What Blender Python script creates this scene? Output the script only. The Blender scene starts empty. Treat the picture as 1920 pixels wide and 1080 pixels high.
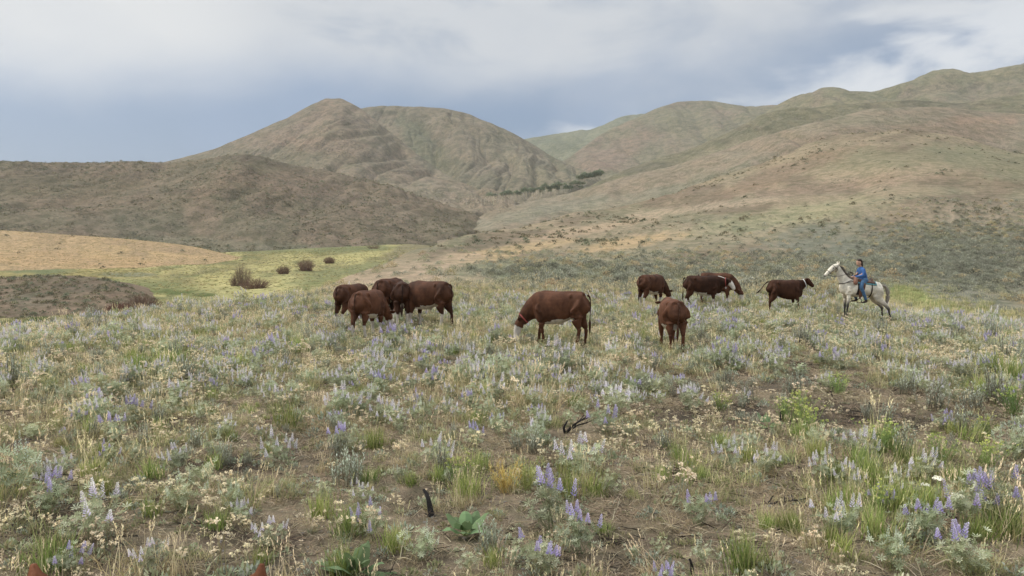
import bpy, math, random
import numpy as np
from mathutils import Vector, Matrix, Euler
from mathutils.bvhtree import BVHTree

# ------------------------------------------------------------------ camera, sky, sun
sc = bpy.context.scene
R = math.radians
FPX = 1387.0; CZ = 2.4; PITCH = math.atan(80 / FPX)
cam_d = bpy.data.cameras.new('camera'); cam = bpy.data.objects.new('camera', cam_d)
sc.collection.objects.link(cam); sc.camera = cam
cam_d.sensor_width = 36; cam_d.lens = 36 * FPX / 1920
cam_d.clip_start = 0.05; cam_d.clip_end = 30000
cam.location = (0, 0, CZ); cam.rotation_euler = (R(90) - PITCH, 0, 0)

SUN_EL, SUN_AZ = 42, -78          # azimuth measured from +Y (view direction) towards +X
sun_d = bpy.data.lights.new('sun', 'SUN'); sun = bpy.data.objects.new('sun', sun_d)
sc.collection.objects.link(sun)
sun_d.energy = 2.1; sun_d.angle = R(10); sun_d.color = (1.0, 0.955, 0.88)
sv = Vector((math.sin(R(SUN_AZ)) * math.cos(R(SUN_EL)), math.cos(R(SUN_AZ)) * math.cos(R(SUN_EL)), math.sin(R(SUN_EL))))
sun.rotation_euler = sv.to_track_quat('Z', 'Y').to_euler()

def P(px, py, Y):
    a = (px - 960) / FPX; b = -(py - 540) / FPX
    dy = math.cos(PITCH) + b * math.sin(PITCH); dz = -math.sin(PITCH) + b * math.cos(PITCH)
    s = Y / dy
    return (a * s, Y, CZ + dz * s)
world = bpy.data.worlds.new('World'); sc.world = world; world.use_nodes = True
def build_world():
    nt = world.node_tree; N = nt.nodes; L = nt.links; N.clear()
    out = N.new('ShaderNodeOutputWorld'); bg = N.new('ShaderNodeBackground'); L.new(bg.outputs[0], out.inputs[0])
    bg.inputs[1].default_value = 0.1
    sky = N.new('ShaderNodeTexSky'); sky.sky_type = 'NISHITA'; sky.sun_disc = False
    sky.sun_elevation = R(SUN_EL); sky.sun_rotation = R(SUN_AZ); sky.dust_density = 2.0
    tc = N.new('ShaderNodeTexCoord'); sep = N.new('ShaderNodeSeparateXYZ'); L.new(tc.outputs['Generated'], sep.inputs[0])
    X, Y, Z = sep.outputs
    def m(op, a, b=0.0, c=None, clamp=False):
        n = N.new('ShaderNodeMath'); n.operation = op; n.use_clamp = clamp
        for i, v in enumerate([a, b] if c is None else [a, b, c]):
            if isinstance(v, (int, float)): n.inputs[i].default_value = v
            else: L.new(v, n.inputs[i])
        return n.outputs[0]
    def noise(scale_vec, scale, detail, rough=0.5, dist=0.0, off=(0, 0, 0)):
        mp = N.new('ShaderNodeMapping'); mp.inputs['Scale'].default_value = scale_vec; mp.inputs['Location'].default_value = off
        L.new(tc.outputs['Generated'], mp.inputs[0])
        n = N.new('ShaderNodeTexNoise'); n.inputs['Scale'].default_value = scale; n.inputs['Detail'].default_value = detail
        n.inputs['Roughness'].default_value = rough; n.inputs['Distortion'].default_value = dist
        L.new(mp.outputs[0], n.inputs['Vector']); return n.outputs[0]
    def sstep(v, a, b):
        n = N.new('ShaderNodeMapRange'); n.interpolation_type = 'SMOOTHSTEP'
        L.new(v, n.inputs['Value']); n.inputs['From Min'].default_value = a; n.inputs['From Max'].default_value = b
        return n.outputs[0]
    def mix(f, a, b):
        n = N.new('ShaderNodeMix'); n.data_type = 'RGBA'
        if isinstance(f, float): n.inputs[0].default_value = f
        else: L.new(f, n.inputs[0])
        for k, v in ((6, a), (7, b)):
            if isinstance(v, tuple): n.inputs[k].default_value = (*v, 1)
            else: L.new(v, n.inputs[k])
        return n.outputs[2]
    nA = noise((1.0, 1.0, 2.0), 2.4, 7, 0.50, 0.25, (3.1, 1.7, 0.4))
    nB = noise((1.0, 1.0, 3.0), 4.6, 7, 0.5, 0.3, (7.7, 2.9, 1.3))
    nC = noise((1.0, 1.0, 1.5), 1.5, 3, 0.5, 0.0, (0.3, 5.9, 8.3))
    nD = noise((1.6, 1.0, 0.7), 3.0, 4, 0.5, 0.2, (4.3, 9.9, 2.3))   # faint rain shafts
    skyc = mix(0.62, sky.outputs[0], (1.7, 2.75, 4.6))           # rain-veiled blue-grey air between the layers
    blue = mix(m('MULTIPLY', sstep(nD, 0.35, 0.7), 0.6), skyc, (3.1, 4.1, 5.8))
    # low bright haze towards the horizon
    low = m('MULTIPLY', sstep(Z, 0.17, 0.0), m('ADD', 0.5, m('MULTIPLY', X, 0.5)), clamp=True)
    c1 = mix(low, blue, (5.5, 6.15, 7.0))
    # lower bank of pale cloud, thicker towards the right
    t2 = m('ADD', m('SUBTRACT', m('ADD', 0.105, m('MULTIPLY', X, 0.26)), Z), m('MULTIPLY', m('SUBTRACT', nB, 0.5), 0.5))
    c2 = mix(m('MULTIPLY', sstep(t2, -0.04, 0.035), sstep(X, -0.1, 0.22)), c1, (7.9, 8.15, 8.4))
    # upper deck
    t1 = m('ADD', m('SUBTRACT', Z, m('ADD', 0.215, m('MULTIPLY', X, 0.085))), m('MULTIPLY', m('SUBTRACT', nA, 0.5), 0.30))
    deckc = mix(sstep(nB, 0.38, 0.58), (3.7, 4.4, 5.4), (6.5, 6.75, 7.0))
    gd = Vector(P(150, 40, 1.0)) - Vector((0, 0, CZ)); gd.normalize()
    dp = N.new('ShaderNodeVectorMath'); dp.operation = 'DOT_PRODUCT'; L.new(tc.outputs['Generated'], dp.inputs[0]); dp.inputs[1].default_value = gd
    deckc = mix(m('MULTIPLY', sstep(nC, 0.42, 0.68), 0.4), deckc, (7.0, 7.1, 7.15))
    deckc = mix(m('MULTIPLY', sstep(dp.outputs['Value'], 0.972, 1.0), 0.8), deckc, (8.6, 8.6, 8.4))   # thin place in the deck
    c3 = mix(sstep(t1, -0.06, 0.075), c2, deckc)
    # overcast deck is brighter overhead than near the horizon
    gain = m('ADD', 0.70, m('MULTIPLY', sstep(Z, 0.28, 0.95), 1.5))
    sca = N.new('ShaderNodeVectorMath'); sca.operation = 'SCALE'; L.new(c3, sca.inputs[0]); L.new(gain, sca.inputs['Scale'])
    L.new(sca.outputs[0], bg.inputs[0])
build_world()
sc.view_settings.view_transform = 'Standard'; sc.view_settings.look = 'None'
sc.view_settings.exposure = 0.45; sc.view_settings.gamma = 1.0; sc.view_settings.use_curve_mapping = False
sc.render.resolution_x = 1024; sc.render.resolution_y = 576
sc.cycles.max_bounces = 6; sc.cycles.diffuse_bounces = 3; sc.cycles.transparent_max_bounces = 8
sc.cycles.volume_bounces = 0

# ------------------------------------------------------------------ helpers
rng = np.random.default_rng(7); random.seed(7)
COL = sc.collection
def zof(py, Y): return P(960, py, Y)[2]
def proj(p):
    p = np.asarray(p); q = p - np.array([0, 0, CZ])
    f = q[..., 1] * math.cos(PITCH) - q[..., 2] * math.sin(PITCH)
    u = q[..., 1] * math.sin(PITCH) + q[..., 2] * math.cos(PITCH)
    f = np.where(np.abs(f) < 1e-6, 1e-6, f)
    return 960 + FPX * q[..., 0] / f, 540 - FPX * u / f
ALB = 0.90; SAT = 0.76
def C(r, g, b, k=1.0):
    def l(v):
        v /= 255.0
        return v / 12.92 if v <= 0.04045 else ((v + 0.055) / 1.055) ** 2.4
    c = np.array([l(r), l(g), l(b)]); y = c @ np.array([.3, .6, .1])
    return (y + (c - y) * SAT) * ALB * k
def _h(ix, iy, s):
    h = (ix.astype(np.int64) * 374761393 + iy.astype(np.int64) * 668265263 + s * 982451653) & 0x7fffffff
    h = ((h ^ (h >> 13)) * 1274126177) & 0x7fffffff
    return ((h ^ (h >> 16)) & 0xffff) / 65535.0
def vnoise(x, y, s=0):
    x = np.asarray(x, float); y = np.asarray(y, float)
    ix = np.floor(x); iy = np.floor(y); fx = x - ix; fy = y - iy
    fx = fx * fx * fx * (fx * (fx * 6 - 15) + 10); fy = fy * fy * fy * (fy * (fy * 6 - 15) + 10)
    a = _h(ix, iy, s); b = _h(ix + 1, iy, s); c = _h(ix, iy + 1, s); d = _h(ix + 1, iy + 1, s)
    return (a * (1 - fx) + b * fx) * (1 - fy) + (c * (1 - fx) + d * fx) * fy
def fbm(x, y, o=4, s=0, g=0.5):
    t = 0; a = 1; n = 0
    for i in range(o):
        t = t + a * vnoise(x * 2 ** i + 13.7 * i, y * 2 ** i - 7.3 * i, s + i); n += a; a *= g
    return t / n
def ridged(x, y, o=4, s=0):
    t = 0; a = 1; n = 0
    for i in range(o):
        v = 1 - np.abs(2 * vnoise(x * 2 ** i + 3.1 * i, y * 2 ** i + 9.2 * i, s + i) - 1)
        t = t + a * v * v; n += a; a *= 0.5
    return t / n
def ss(v, a, b):
    t = np.clip((v - a) / (b - a), 0, 1); return t * t * (3 - 2 * t)
def pchip(xs, ys, q):
    xs = np.asarray(xs, float); ys = np.asarray(ys, float)
    if ys.ndim == 1: ys = ys[:, None]
    h = np.diff(xs)[:, None]; d = np.diff(ys, axis=0) / h
    mm = np.zeros_like(ys)
    if len(xs) > 2:
        w1 = 2 * h[1:] + h[:-1]; w2 = h[1:] + 2 * h[:-1]
        with np.errstate(all='ignore'):
            hm = (w1 + w2) / (w1 / d[:-1] + w2 / d[1:])
        mm[1:-1] = np.where(d[:-1] * d[1:] > 0, hm, 0)
    mm[0] = d[0]; mm[-1] = d[-1]
    q = np.clip(np.asarray(q, float), xs[0], xs[-1])
    i = np.clip(np.searchsorted(xs, q, 'right') - 1, 0, len(xs) - 2)
    t = ((q - xs[i]) / (xs[i + 1] - xs[i]))[:, None]; hh = (xs[i + 1] - xs[i])[:, None]
    t2 = t * t; t3 = t2 * t
    return (2*t3-3*t2+1)*ys[i] + (t3-2*t2+t)*hh*mm[i] + (-2*t3+3*t2)*ys[i+1] + (t3-t2)*hh*mm[i+1]

def tag(o, label=None, cat=None, group=None, kind=None):
    if label: o['label'] = label
    if cat: o['category'] = cat
    if group: o['group'] = group
    if kind: o['kind'] = kind
    return o
def link(name, me, parent=None):
    o = bpy.data.objects.new(name, me); COL.objects.link(o)
    if parent is not None: o.parent = parent
    return o
def empty(name, loc=(0, 0, 0), rz=0.0, s=1.0):
    o = bpy.data.objects.new(name, None); COL.objects.link(o); o.empty_display_size = 0.1
    o.location = loc; o.rotation_euler = (0, 0, rz); o.scale = (s, s, s); return o
def copy_tree(o, parent=None):
    c = o.copy(); COL.objects.link(c)
    if parent is not None: c.parent = parent
    for ch in o.children: copy_tree(ch, c)
    return c
def mesh_np(name, V, F, mats, col=None, mi=None, smooth=True):
    """V (n,3); F list of tuples or array"""
    me = bpy.data.meshes.new(name)
    if isinstance(F, np.ndarray):
        k = F.shape[1]
        me.vertices.add(len(V)); me.vertices.foreach_set('co', np.asarray(V, np.float32).ravel())
        me.loops.add(F.size); me.loops.foreach_set('vertex_index', F.astype(np.int32).ravel())
        me.polygons.add(len(F)); me.polygons.foreach_set('loop_start', (np.arange(len(F)) * k).astype(np.int32))
        me.update(calc_edges=True)
    else:
        me.from_pydata([tuple(v) for v in V], [], [tuple(f) for f in F])
    for m_ in (mats if isinstance(mats, (list, tuple)) else [mats]): me.materials.append(m_)
    if mi is not None: me.polygons.foreach_set('material_index', np.asarray(mi, np.int32))
    if col is not None:
        at = me.color_attributes.new('Col', 'FLOAT_COLOR', 'POINT')
        cc = np.ones((len(V), 4), np.float32); cc[:, :3] = col; at.data.foreach_set('color', cc.ravel())
    me.polygons.foreach_set('use_smooth', np.full(len(me.polygons), smooth))
    me.update(); return me

# ------------------------------------------------------------------ materials
def new_mat(name):
    m_ = bpy.data.materials.new(name); m_.use_nodes = True
    nt = m_.node_tree; b = nt.nodes['Principled BSDF']; return m_, nt, b
def nd(nt, t, **kw):
    n = nt.nodes.new(t)
    for k, v in kw.items():
        if k in n.inputs: n.inputs[k].default_value = v
        else: setattr(n, k, v)
    return n
def rgbmix(nt, f, a, b, mode='MIX'):
    n = nt.nodes.new('ShaderNodeMix'); n.data_type = 'RGBA'; n.blend_type = mode
    for k, v in ((0, f), (6, a), (7, b)):
        if isinstance(v, (int, float)): n.inputs[k].default_value = v if k == 0 else (v, v, v, 1)
        elif isinstance(v, (tuple, list, np.ndarray)): n.inputs[k].default_value = (*[float(c) for c in v], 1)
        else: nt.links.new(v, n.inputs[k])
    return n.outputs[2]
def mrange(nt, v, a, b, c=0.0, d=1.0, smooth=True):
    n = nt.nodes.new('ShaderNodeMapRange'); n.interpolation_type = 'SMOOTHSTEP' if smooth else 'LINEAR'
    nt.links.new(v, n.inputs[0])
    for i, x in zip((1, 2, 3, 4), (a, b, c, d)): n.inputs[i].default_value = x
    return n.outputs[0]
def noise_node(nt, vec, scale, detail=4, rough=0.55, dist=0.0):
    n = nd(nt, 'ShaderNodeTexNoise', Scale=scale, Detail=detail, Roughness=rough, Distortion=dist)
    nt.links.new(vec, n.inputs['Vector']); return n.outputs[0]

def terrain_mat(name, s1, s2, s3, speck=0.5, speck_scale=1.0, bump=0.5, bump_dist=0.3, speck_col=(0.075, 0.075, 0.055), dens=(0.55, 0.68)):
    """vertex colour = ground cover of each zone; noise = clumps, tufts and stones of the cover"""
    m_, nt, b = new_mat(name)
    at = nd(nt, 'ShaderNodeAttribute', attribute_name='Col'); tc = nd(nt, 'ShaderNodeTexCoord')
    v = tc.outputs['Object']
    n1 = noise_node(nt, v, s1, 5, 0.6, 0.3); n2 = noise_node(nt, v, s2, 6, 0.65); n3 = noise_node(nt, v, s3, 4, 0.7)
    c = rgbmix(nt, mrange(nt, n1, 0.3, 0.7), at.outputs['Color'], rgbmix(nt, 1.0, at.outputs['Color'], (1.10, 1.07, 1.03), 'MULTIPLY'))
    c = rgbmix(nt, mrange(nt, n2, 0.62, 0.36), c, rgbmix(nt, 1.0, c, (0.66, 0.72, 0.68), 'MULTIPLY'))
    c = rgbmix(nt, mrange(nt, n3, 0.35, 0.68), rgbmix(nt, 1.0, c, (0.80, 0.80, 0.80), 'MULTIPLY'), rgbmix(nt, 1.0, c, (1.16, 1.15, 1.12), 'MULTIPLY'))
    # separate shrubs too small to pick apart
    vo = nd(nt, 'ShaderNodeTexVoronoi', Scale=speck_scale, Randomness=1.0); nt.links.new(v, vo.inputs['Vector'])
    nz = noise_node(nt, v, speck_scale * 0.12, 3, 0.6)
    sp = nt.nodes.new('ShaderNodeMath'); sp.operation = 'MULTIPLY'
    nt.links.new(mrange(nt, vo.outputs['Distance'], 0.42, 0.20), sp.inputs[0]); nt.links.new(mrange(nt, nz, dens[0], dens[1]), sp.inputs[1])
    sp2 = nt.nodes.new('ShaderNodeMath'); sp2.operation = 'MULTIPLY'; nt.links.new(sp.outputs[0], sp2.inputs[0]); sp2.inputs[1].default_value = speck
    c = rgbmix(nt, sp2.outputs[0], c, speck_col)
    nt.links.new(c, b.inputs['Base Color']); b.inputs['Roughness'].default_value = 1.0
    b.inputs['Specular IOR Level'].default_value = 0.05
    ad = nt.nodes.new('ShaderNodeMath'); ad.operation = 'ADD'; nt.links.new(n2, ad.inputs[0])
    a2 = nt.nodes.new('ShaderNodeMath'); a2.operation = 'MULTIPLY_ADD'; nt.links.new(n3, a2.inputs[0]); a2.inputs[1].default_value = 0.5; nt.links.new(sp.outputs[0], a2.inputs[2])
    nt.links.new(a2.outputs[0], ad.inputs[1])
    bp = nd(nt, 'ShaderNodeBump', Strength=bump, Distance=bump_dist); nt.links.new(ad.outputs[0], bp.inputs['Height'])
    nt.links.new(bp.outputs[0], b.inputs['Normal'])
    return m_

def plant_mat(name, var=0.25, rough=0.75, trans=0.3, hue=0.03, sat=1.0):
    """leaf colour from the mesh, varied from plant to plant"""
    m_, nt, b = new_mat(name)
    at = nd(nt, 'ShaderNodeAttribute', attribute_name='Col'); oi = nd(nt, 'ShaderNodeObjectInfo')
    hs = nt.nodes.new('ShaderNodeHueSaturation'); nt.links.new(at.outputs['Color'], hs.inputs['Color'])
    nt.links.new(mrange(nt, oi.outputs['Random'], 0, 1, 1 - var, 1 + var, False), hs.inputs['Value'])
    mu = nt.nodes.new('ShaderNodeMath'); mu.operation = 'MULTIPLY'; nt.links.new(oi.outputs['Random'], mu.inputs[0]); mu.inputs[1].default_value = 7.31
    fr = nt.nodes.new('ShaderNodeMath'); fr.operation = 'FRACT'; nt.links.new(mu.outputs[0], fr.inputs[0])
    nt.links.new(mrange(nt, fr.outputs[0], 0, 1, 0.5 - hue, 0.5 + hue, False), hs.inputs['Hue'])
    hs.inputs['Saturation'].default_value = sat; nt.links.new(hs.outputs[0], b.inputs['Base Color']); b.inputs['Roughness'].default_value = rough
    b.inputs['Specular IOR Level'].default_value = 0.2
    if trans:
        tr = nt.nodes.new('ShaderNodeBsdfTranslucent'); nt.links.new(hs.outputs[0], tr.inputs[0])
        mx = nt.nodes.new('ShaderNodeMixShader'); mx.inputs[0].default_value = trans
        nt.links.new(b.outputs[0], mx.inputs[1]); nt.links.new(tr.outputs[0], mx.inputs[2])
        nt.links.new(mx.outputs[0], nt.nodes['Material Output'].inputs[0])
    return m_
def coat_mat(name, amt=0.25, sheen=0.15, rough=0.6, scale=9.0, bump=0.25):
    m_, nt, b = new_mat(name)
    at = nd(nt, 'ShaderNodeAttribute', attribute_name='Col'); tc = nd(nt, 'ShaderNodeTexCoord'); v = tc.outputs['Object']
    n1 = noise_node(nt, v, scale, 5, 0.6, 0.5); n2 = noise_node(nt, v, 70, 3, 0.7)
    c = rgbmix(nt, mrange(nt, n1, 0.3, 0.7), rgbmix(nt, 1.0, at.outputs['Color'], (1 - amt,) * 3, 'MULTIPLY'), rgbmix(nt, 1.0, at.outputs['Color'], (1 + amt,) * 3, 'MULTIPLY'))
    c = rgbmix(nt, mrange(nt, n2, 0.3, 0.7), rgbmix(nt, 1.0, c, (0.85,) * 3, 'MULTIPLY'), c)
    nt.links.new(c, b.inputs['Base Color']); b.inputs['Roughness'].default_value = rough
    b.inputs['Specular IOR Level'].default_value = 0.12
    b.inputs['Sheen Weight'].default_value = sheen; b.inputs['Sheen Roughness'].default_value = 0.4
    bp = nd(nt, 'ShaderNodeBump', Strength=bump, Distance=0.01); nt.links.new(n2, bp.inputs['Height']); nt.links.new(bp.outputs[0], b.inputs['Normal'])
    return m_
def plain_mat(name, col, rough=0.7, var=0.2, scale=20, bump=0.2, spec=0.3):
    m_, nt, b = new_mat(name); tc = nd(nt, 'ShaderNodeTexCoord'); v = tc.outputs['Object']
    n1 = noise_node(nt, v, scale, 5, 0.6)
    c = rgbmix(nt, mrange(nt, n1, 0.3, 0.7), tuple(np.array(col) * (1 - var)), tuple(np.array(col) * (1 + var)))
    nt.links.new(c, b.inputs['Base Color']); b.inputs['Roughness'].default_value = rough; b.inputs['Specular IOR Level'].default_value = spec
    bp = nd(nt, 'ShaderNodeBump', Strength=bump, Distance=0.01); nt.links.new(n1, bp.inputs['Height']); nt.links.new(bp.outputs[0], b.inputs['Normal'])
    return m_

# ------------------------------------------------------------------ terrain sheets
BVH = {}
SHEETS = {}
def sheet(name, cols, rows, nx, xr, mat, colf, disp=None, near=0.0, lat=None):
    """cols: [(column, [(Y, z), ...])]; rows: samples per profile segment"""
    xs = [c[0] for c in cols]; n = len(cols[0][1])
    yy = np.array([[p[0] for p in c[1]] for c in cols]); zz = np.array([[p[1] for p in c[1]] for c in cols])
    q = np.linspace(xr[0], xr[1], nx)
    Yc = pchip(xs, yy, q); Zc = pchip(xs, zz, q)                      # nx, n
    t = np.concatenate([np.linspace(i, i + 1, r, endpoint=False) for i, r in enumerate(rows)] + [[n - 1]])
    Yg = pchip(np.arange(n), Yc.T, t); Zg = pchip(np.arange(n), Zc.T, t)   # nt, nx
    Xg = (q[None, :] - 960) / FPX * np.sqrt(Yg ** 2 + near ** 2)
    if lat is not None: Xg = Xg + lat(Xg, Yg)
    if disp is not None: Zg = Zg + disp(Xg, Yg, Zg, t[:, None], q[None, :])
    V = np.stack([Xg, Yg, Zg], -1).reshape(-1, 3)
    nr = len(t); idx = np.arange(nr * nx).reshape(nr, nx)
    F = np.stack([idx[:-1, :-1], idx[:-1, 1:], idx[1:, 1:], idx[1:, :-1]], -1).reshape(-1, 4)
    px, py = proj(V)
    col = colf(V, px, py)
    me = mesh_np(name, V, F, mat, col)
    o = link(name, me); o['kind'] = 'structure'
    step = 1
    BVH[name] = BVHTree.FromPolygons([tuple(v) for v in V.tolist()], F.tolist()) if name in WANT_BVH else None
    SHEETS[name] = (V, F)
    return o
def splat(col, px, py, items, seed=5, jit=0.35, fr=0.02):
    w1 = fbm(px * fr, py * fr * 2, 4, seed) - 0.5; w2 = fbm(px * fr * 3 + 9, py * fr * 5, 3, seed + 9) - 0.5
    for (cx, cy, rx, ry, rot, c, k) in items:
        a = R(rot); dx = px - cx; dy = py - cy
        u = (dx * math.cos(a) + dy * math.sin(a)) / rx; v = (-dx * math.sin(a) + dy * math.cos(a)) / ry
        d = np.sqrt(u * u + v * v) + w1 * jit * 2.2 + w2 * jit * 1.6
        m_ = (1 - ss(d, 0.55, 1.15)) * k
        col = col * (1 - m_[:, None]) + np.asarray(c) * m_[:, None]
    return col
def mixc(a, b, t): t = np.asarray(t)[:, None]; return np.asarray(a) * (1 - t) + np.asarray(b) * t
WANT_BVH = {'ground', 'meadow', 'ridge_hill', 'brown_mound', 'orange_slope', 'valley_slope'}

# palette of ground covers (as they stand in even light)
TAN = C(168, 146, 116); PINK = C(170, 142, 116); BROWN = C(128, 110, 88); OLIVE = C(138, 134, 100); SAGE = C(134, 134, 112)
GREEN = C(128, 134, 84); MEAD = C(192, 186, 120); ORANGE = C(190, 152, 98); SOIL = C(134, 116, 92); DARKSOIL = C(84, 72, 60)

m_ground = terrain_mat('dry_soil_and_cover', 0.9, 5.0, 42.0, 0.0, 2.0, 0.7, 0.05)
m_side = m_ground
m_mid = terrain_mat('grassland_cover', 0.05, 0.5, 2.6, 0.7, 1.1, 0.5, 0.35)
m_hill = terrain_mat('hill_cover', 0.02, 0.14, 0.9, 0.6, 0.62, 0.65, 1.0, dens=(0.42, 0.6))
m_far = terrain_mat('far_hill_cover', 0.012, 0.07, 0.36, 0.5, 0.30, 0.65, 3.0, dens=(0.42, 0.6))

def Z(y, Y): return (Y, zof(y, Y))
NEAR = [(-14, -0.15), (0, 0), (5.5, 0.0), (10, 0.0)]
gcols = [
 (-900, NEAR + [(13, -.02), (17, -.3), (20, -1.0), (30, -4.0), (45, -7.5), (70, -10), (120, -12), (200, -12)]),
 (-30,  NEAR + [(14, -.02), (22.5, zof(624, 22.5)), (26, -1.0), (34, -3.6), (48, -7.5), (70, -10), (120, -12), (200, -12)]),
 (230,  NEAR + [(15, 0), (26, zof(597, 26)), (30, -.8), (38, -3.2), (55, -7), (75, -10), (120, -12), (200, -12)]),
 (440,  NEAR + [(16, 0), (30, zof(573, 30)), (35, -.7), (44, -3), (62, -7), (80, -10), (120, -12), (200, -12)]),
 (555,  NEAR + [(17, 0), (29, zof(574, 29)), Z(558, 37), (48, -1.3), (70, -6.5), (90, -10), (130, -12), (220, -12)]),
 (700,  NEAR + [Z(655, 17), Z(590, 25.5), Z(540, 42), Z(506, 66), (80, -.9), (110, -6), (150, -12), (260, -12)]),
 (880,  NEAR + [Z(654, 17), Z(577, 28.5), Z(515, 52), Z(468, 88), Z(432, 130), (165, 2.5), (230, -6), (330, -12)]),
 (1090, NEAR + [Z(653, 17.2), Z(576, 29), Z(510, 58), Z(450, 112), Z(398, 200), (250, 7), (330, -4), (450, -12)]),
 (1250, NEAR + [Z(653, 17.2), Z(577, 29), Z(505, 60), Z(430, 130), Z(366, 240), (300, 13), (390, -2), (520, -12)]),
 (1400, NEAR + [Z(654, 17.1), Z(580, 28), Z(505, 60), Z(420, 130), Z(312, 270), (330, 23), (430, 3), (560, -10)]),
 (1560, NEAR + [Z(655, 17), Z(585, 27), Z(512, 58), Z(415, 125), Z(258, 300), (370, 38), (480, 15), (600, -5)]),
 (1680, NEAR + [Z(662, 17), (27, -.34), Z(566, 46), Z(430, 105), Z(244, 320), (400, 42), (520, 22), (650, 0)]),
 (1800, NEAR + [Z(668, 17), (29, -.6), Z(594, 41), Z(450, 95), Z(262, 320), (400, 38), (520, 20), (650, 0)]),
 (1930, NEAR + [Z(672, 17), Z(623, 27), Z(614, 38), Z(470, 85), Z(288, 310), (400, 32), (520, 15), (650, 0)]),
 (2800, NEAR + [(17, -.4), (24, -1.5), (40, -3), (90, 8), (300, 60), (400, 55), (520, 40), (650, 30)]),
]
def gdisp(X, Y, Zz, t, q):
    d = np.sqrt(X * X + Y * Y)
    a = (fbm(X * 0.9, Y * 0.9, 4, 3) - 0.5) * 0.14 * ss(d, 1, 5)
    a = a + (fbm(X * 0.18, Y * 0.18, 3, 8) - 0.5) * 0.30 * ss(d, 5, 14) * (0.4 + 0.6 * ss(d, 30, 60))
    far = ss(d, 45, 140)
    a = a + far * ((fbm(X * 0.03, Y * 0.03, 4, 21) - 0.5) * 5.0 + (ridged(X * 0.012 + 2, Y * 0.004, 3, 4) - 0.5) * 4.0)
    return a
def gcol(V, px, py):
    X, Y = V[:, 0], V[:, 1]
    n = fbm(X * 0.35, Y * 0.35, 5, 2); n2 = fbm(X * 1.3, Y * 1.3, 4, 7)
    soil = mixc(SOIL, C(150, 130, 102), ss(n, 0.35, 0.65))
    soil = mixc(soil, DARKSOIL, ss(n2, 0.52, 0.68) * 0.6)
    nf = fbm(px * 0.006 + 4, py * 0.02, 5, 31); nf2 = fbm(px * 0.012, py * 0.05 + px * 0.004, 5, 35)
    slope = mixc(C(156, 136, 106), C(138, 127, 98), ss(nf, 0.35, 0.65))
    slope = mixc(slope, C(128, 110, 88), ss(nf2, 0.50, 0.66) * 0.8)
    col = mixc(soil, slope, ss(Y, 24, 40))
    g = [(1180, 515, 420, 26, 2, C(132, 132, 102), .8), (1350, 445, 330, 26, -7, C(152, 140, 108), .6),
         (1700, 500, 300, 78, 8, C(122, 120, 102), .95), (1880, 440, 160, 60, 12, C(122, 116, 100), .7),
         (1500, 402, 230, 20, -8, C(154, 146, 106), .7), (1180, 455, 120, 12, -9, C(186, 152, 104), .8),
         (960, 470, 130, 14, -10, C(188, 156, 108), .8), (740, 522, 160, 22, -14, C(176, 148, 118), .8),
         (1100, 430, 160, 12, -10, C(180, 150, 118), .7), (1650, 300, 220, 22, -3, C(138, 128, 96), .7),
         (1850, 300, 120, 30, 10, C(134, 128, 96), .7), (1450, 330, 160, 22, -20, C(142, 116, 92), .7),
         (1220, 372, 170, 10, -10, C(130, 108, 88), .6), (1350, 385, 200, 9, -7, C(176, 152, 122), .7),
         (1600, 345, 240, 12, -6, C(154, 128, 102), .7), (1780, 400, 200, 26, 4, C(156, 136, 108), .6),
         (1705, 562, 66, 24, 22, C(134, 142, 66), .95), (1790, 585, 110, 15, 10, C(140, 144, 70), .95),
         (1895, 596, 80, 13, 4, C(160, 146, 84), .8), (700, 560, 90, 20, -15, C(168, 140, 116), .7),
         (1600, 782, 240, 24, 4, C(76, 64, 54), .9), (1260, 778, 140, 18, 2, C(84, 72, 60), .9), (430, 870, 110, 24, 0, C(78, 64, 54), .9), (1420, 725, 130, 12, 0, C(92, 80, 68), .7), (480, 1010, 150, 26, 0, C(82, 68, 56), .8), (60, 985, 70, 20, 0, C(70, 60, 50), .9), (120, 775, 130, 12, 0, C(92, 80, 66), .7), (1250, 1015, 200, 14, 0, C(88, 74, 62), .7), (1150, 770, 60, 10, 0, C(92, 78, 64), .6)]
    col = splat(col, px, py, [i for i in g if i[1] < 615], 5)
    near = [i for i in g if i[1] >= 615]
    col = splat(col, px, py, near, 5, 0.4)
    # worn animal track running down the right-hand slope
    tr = np.abs(px - (1768 + (py - 392) * 0.95 + 5 * np.sin(py * .1)))
    m_ = (1 - ss(tr, 1.0, 3.5)) * (py > 392) * (py < 462) * (Y > 60) * .7
    col = mixc(col, C(196, 168, 136), m_)
    return col
ground = sheet('ground', gcols, [6, 16, 40, 46, 50, 46, 46, 46, 50, 12, 8], 760, (-900, 2800), [m_ground, m_mid], gcol, gdisp, near=6.0)
gm = ground.data; cy = np.empty(len(gm.polygons) * 3); gm.polygons.foreach_get('center', cy); cy = cy.reshape(-1, 3)
gm.polygons.foreach_set('material_index', (cy[:, 1] + (vnoise(cy[:, 0] * .3, cy[:, 1] * .3) - .5) * 14 > 46).astype(np.int32))

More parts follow.
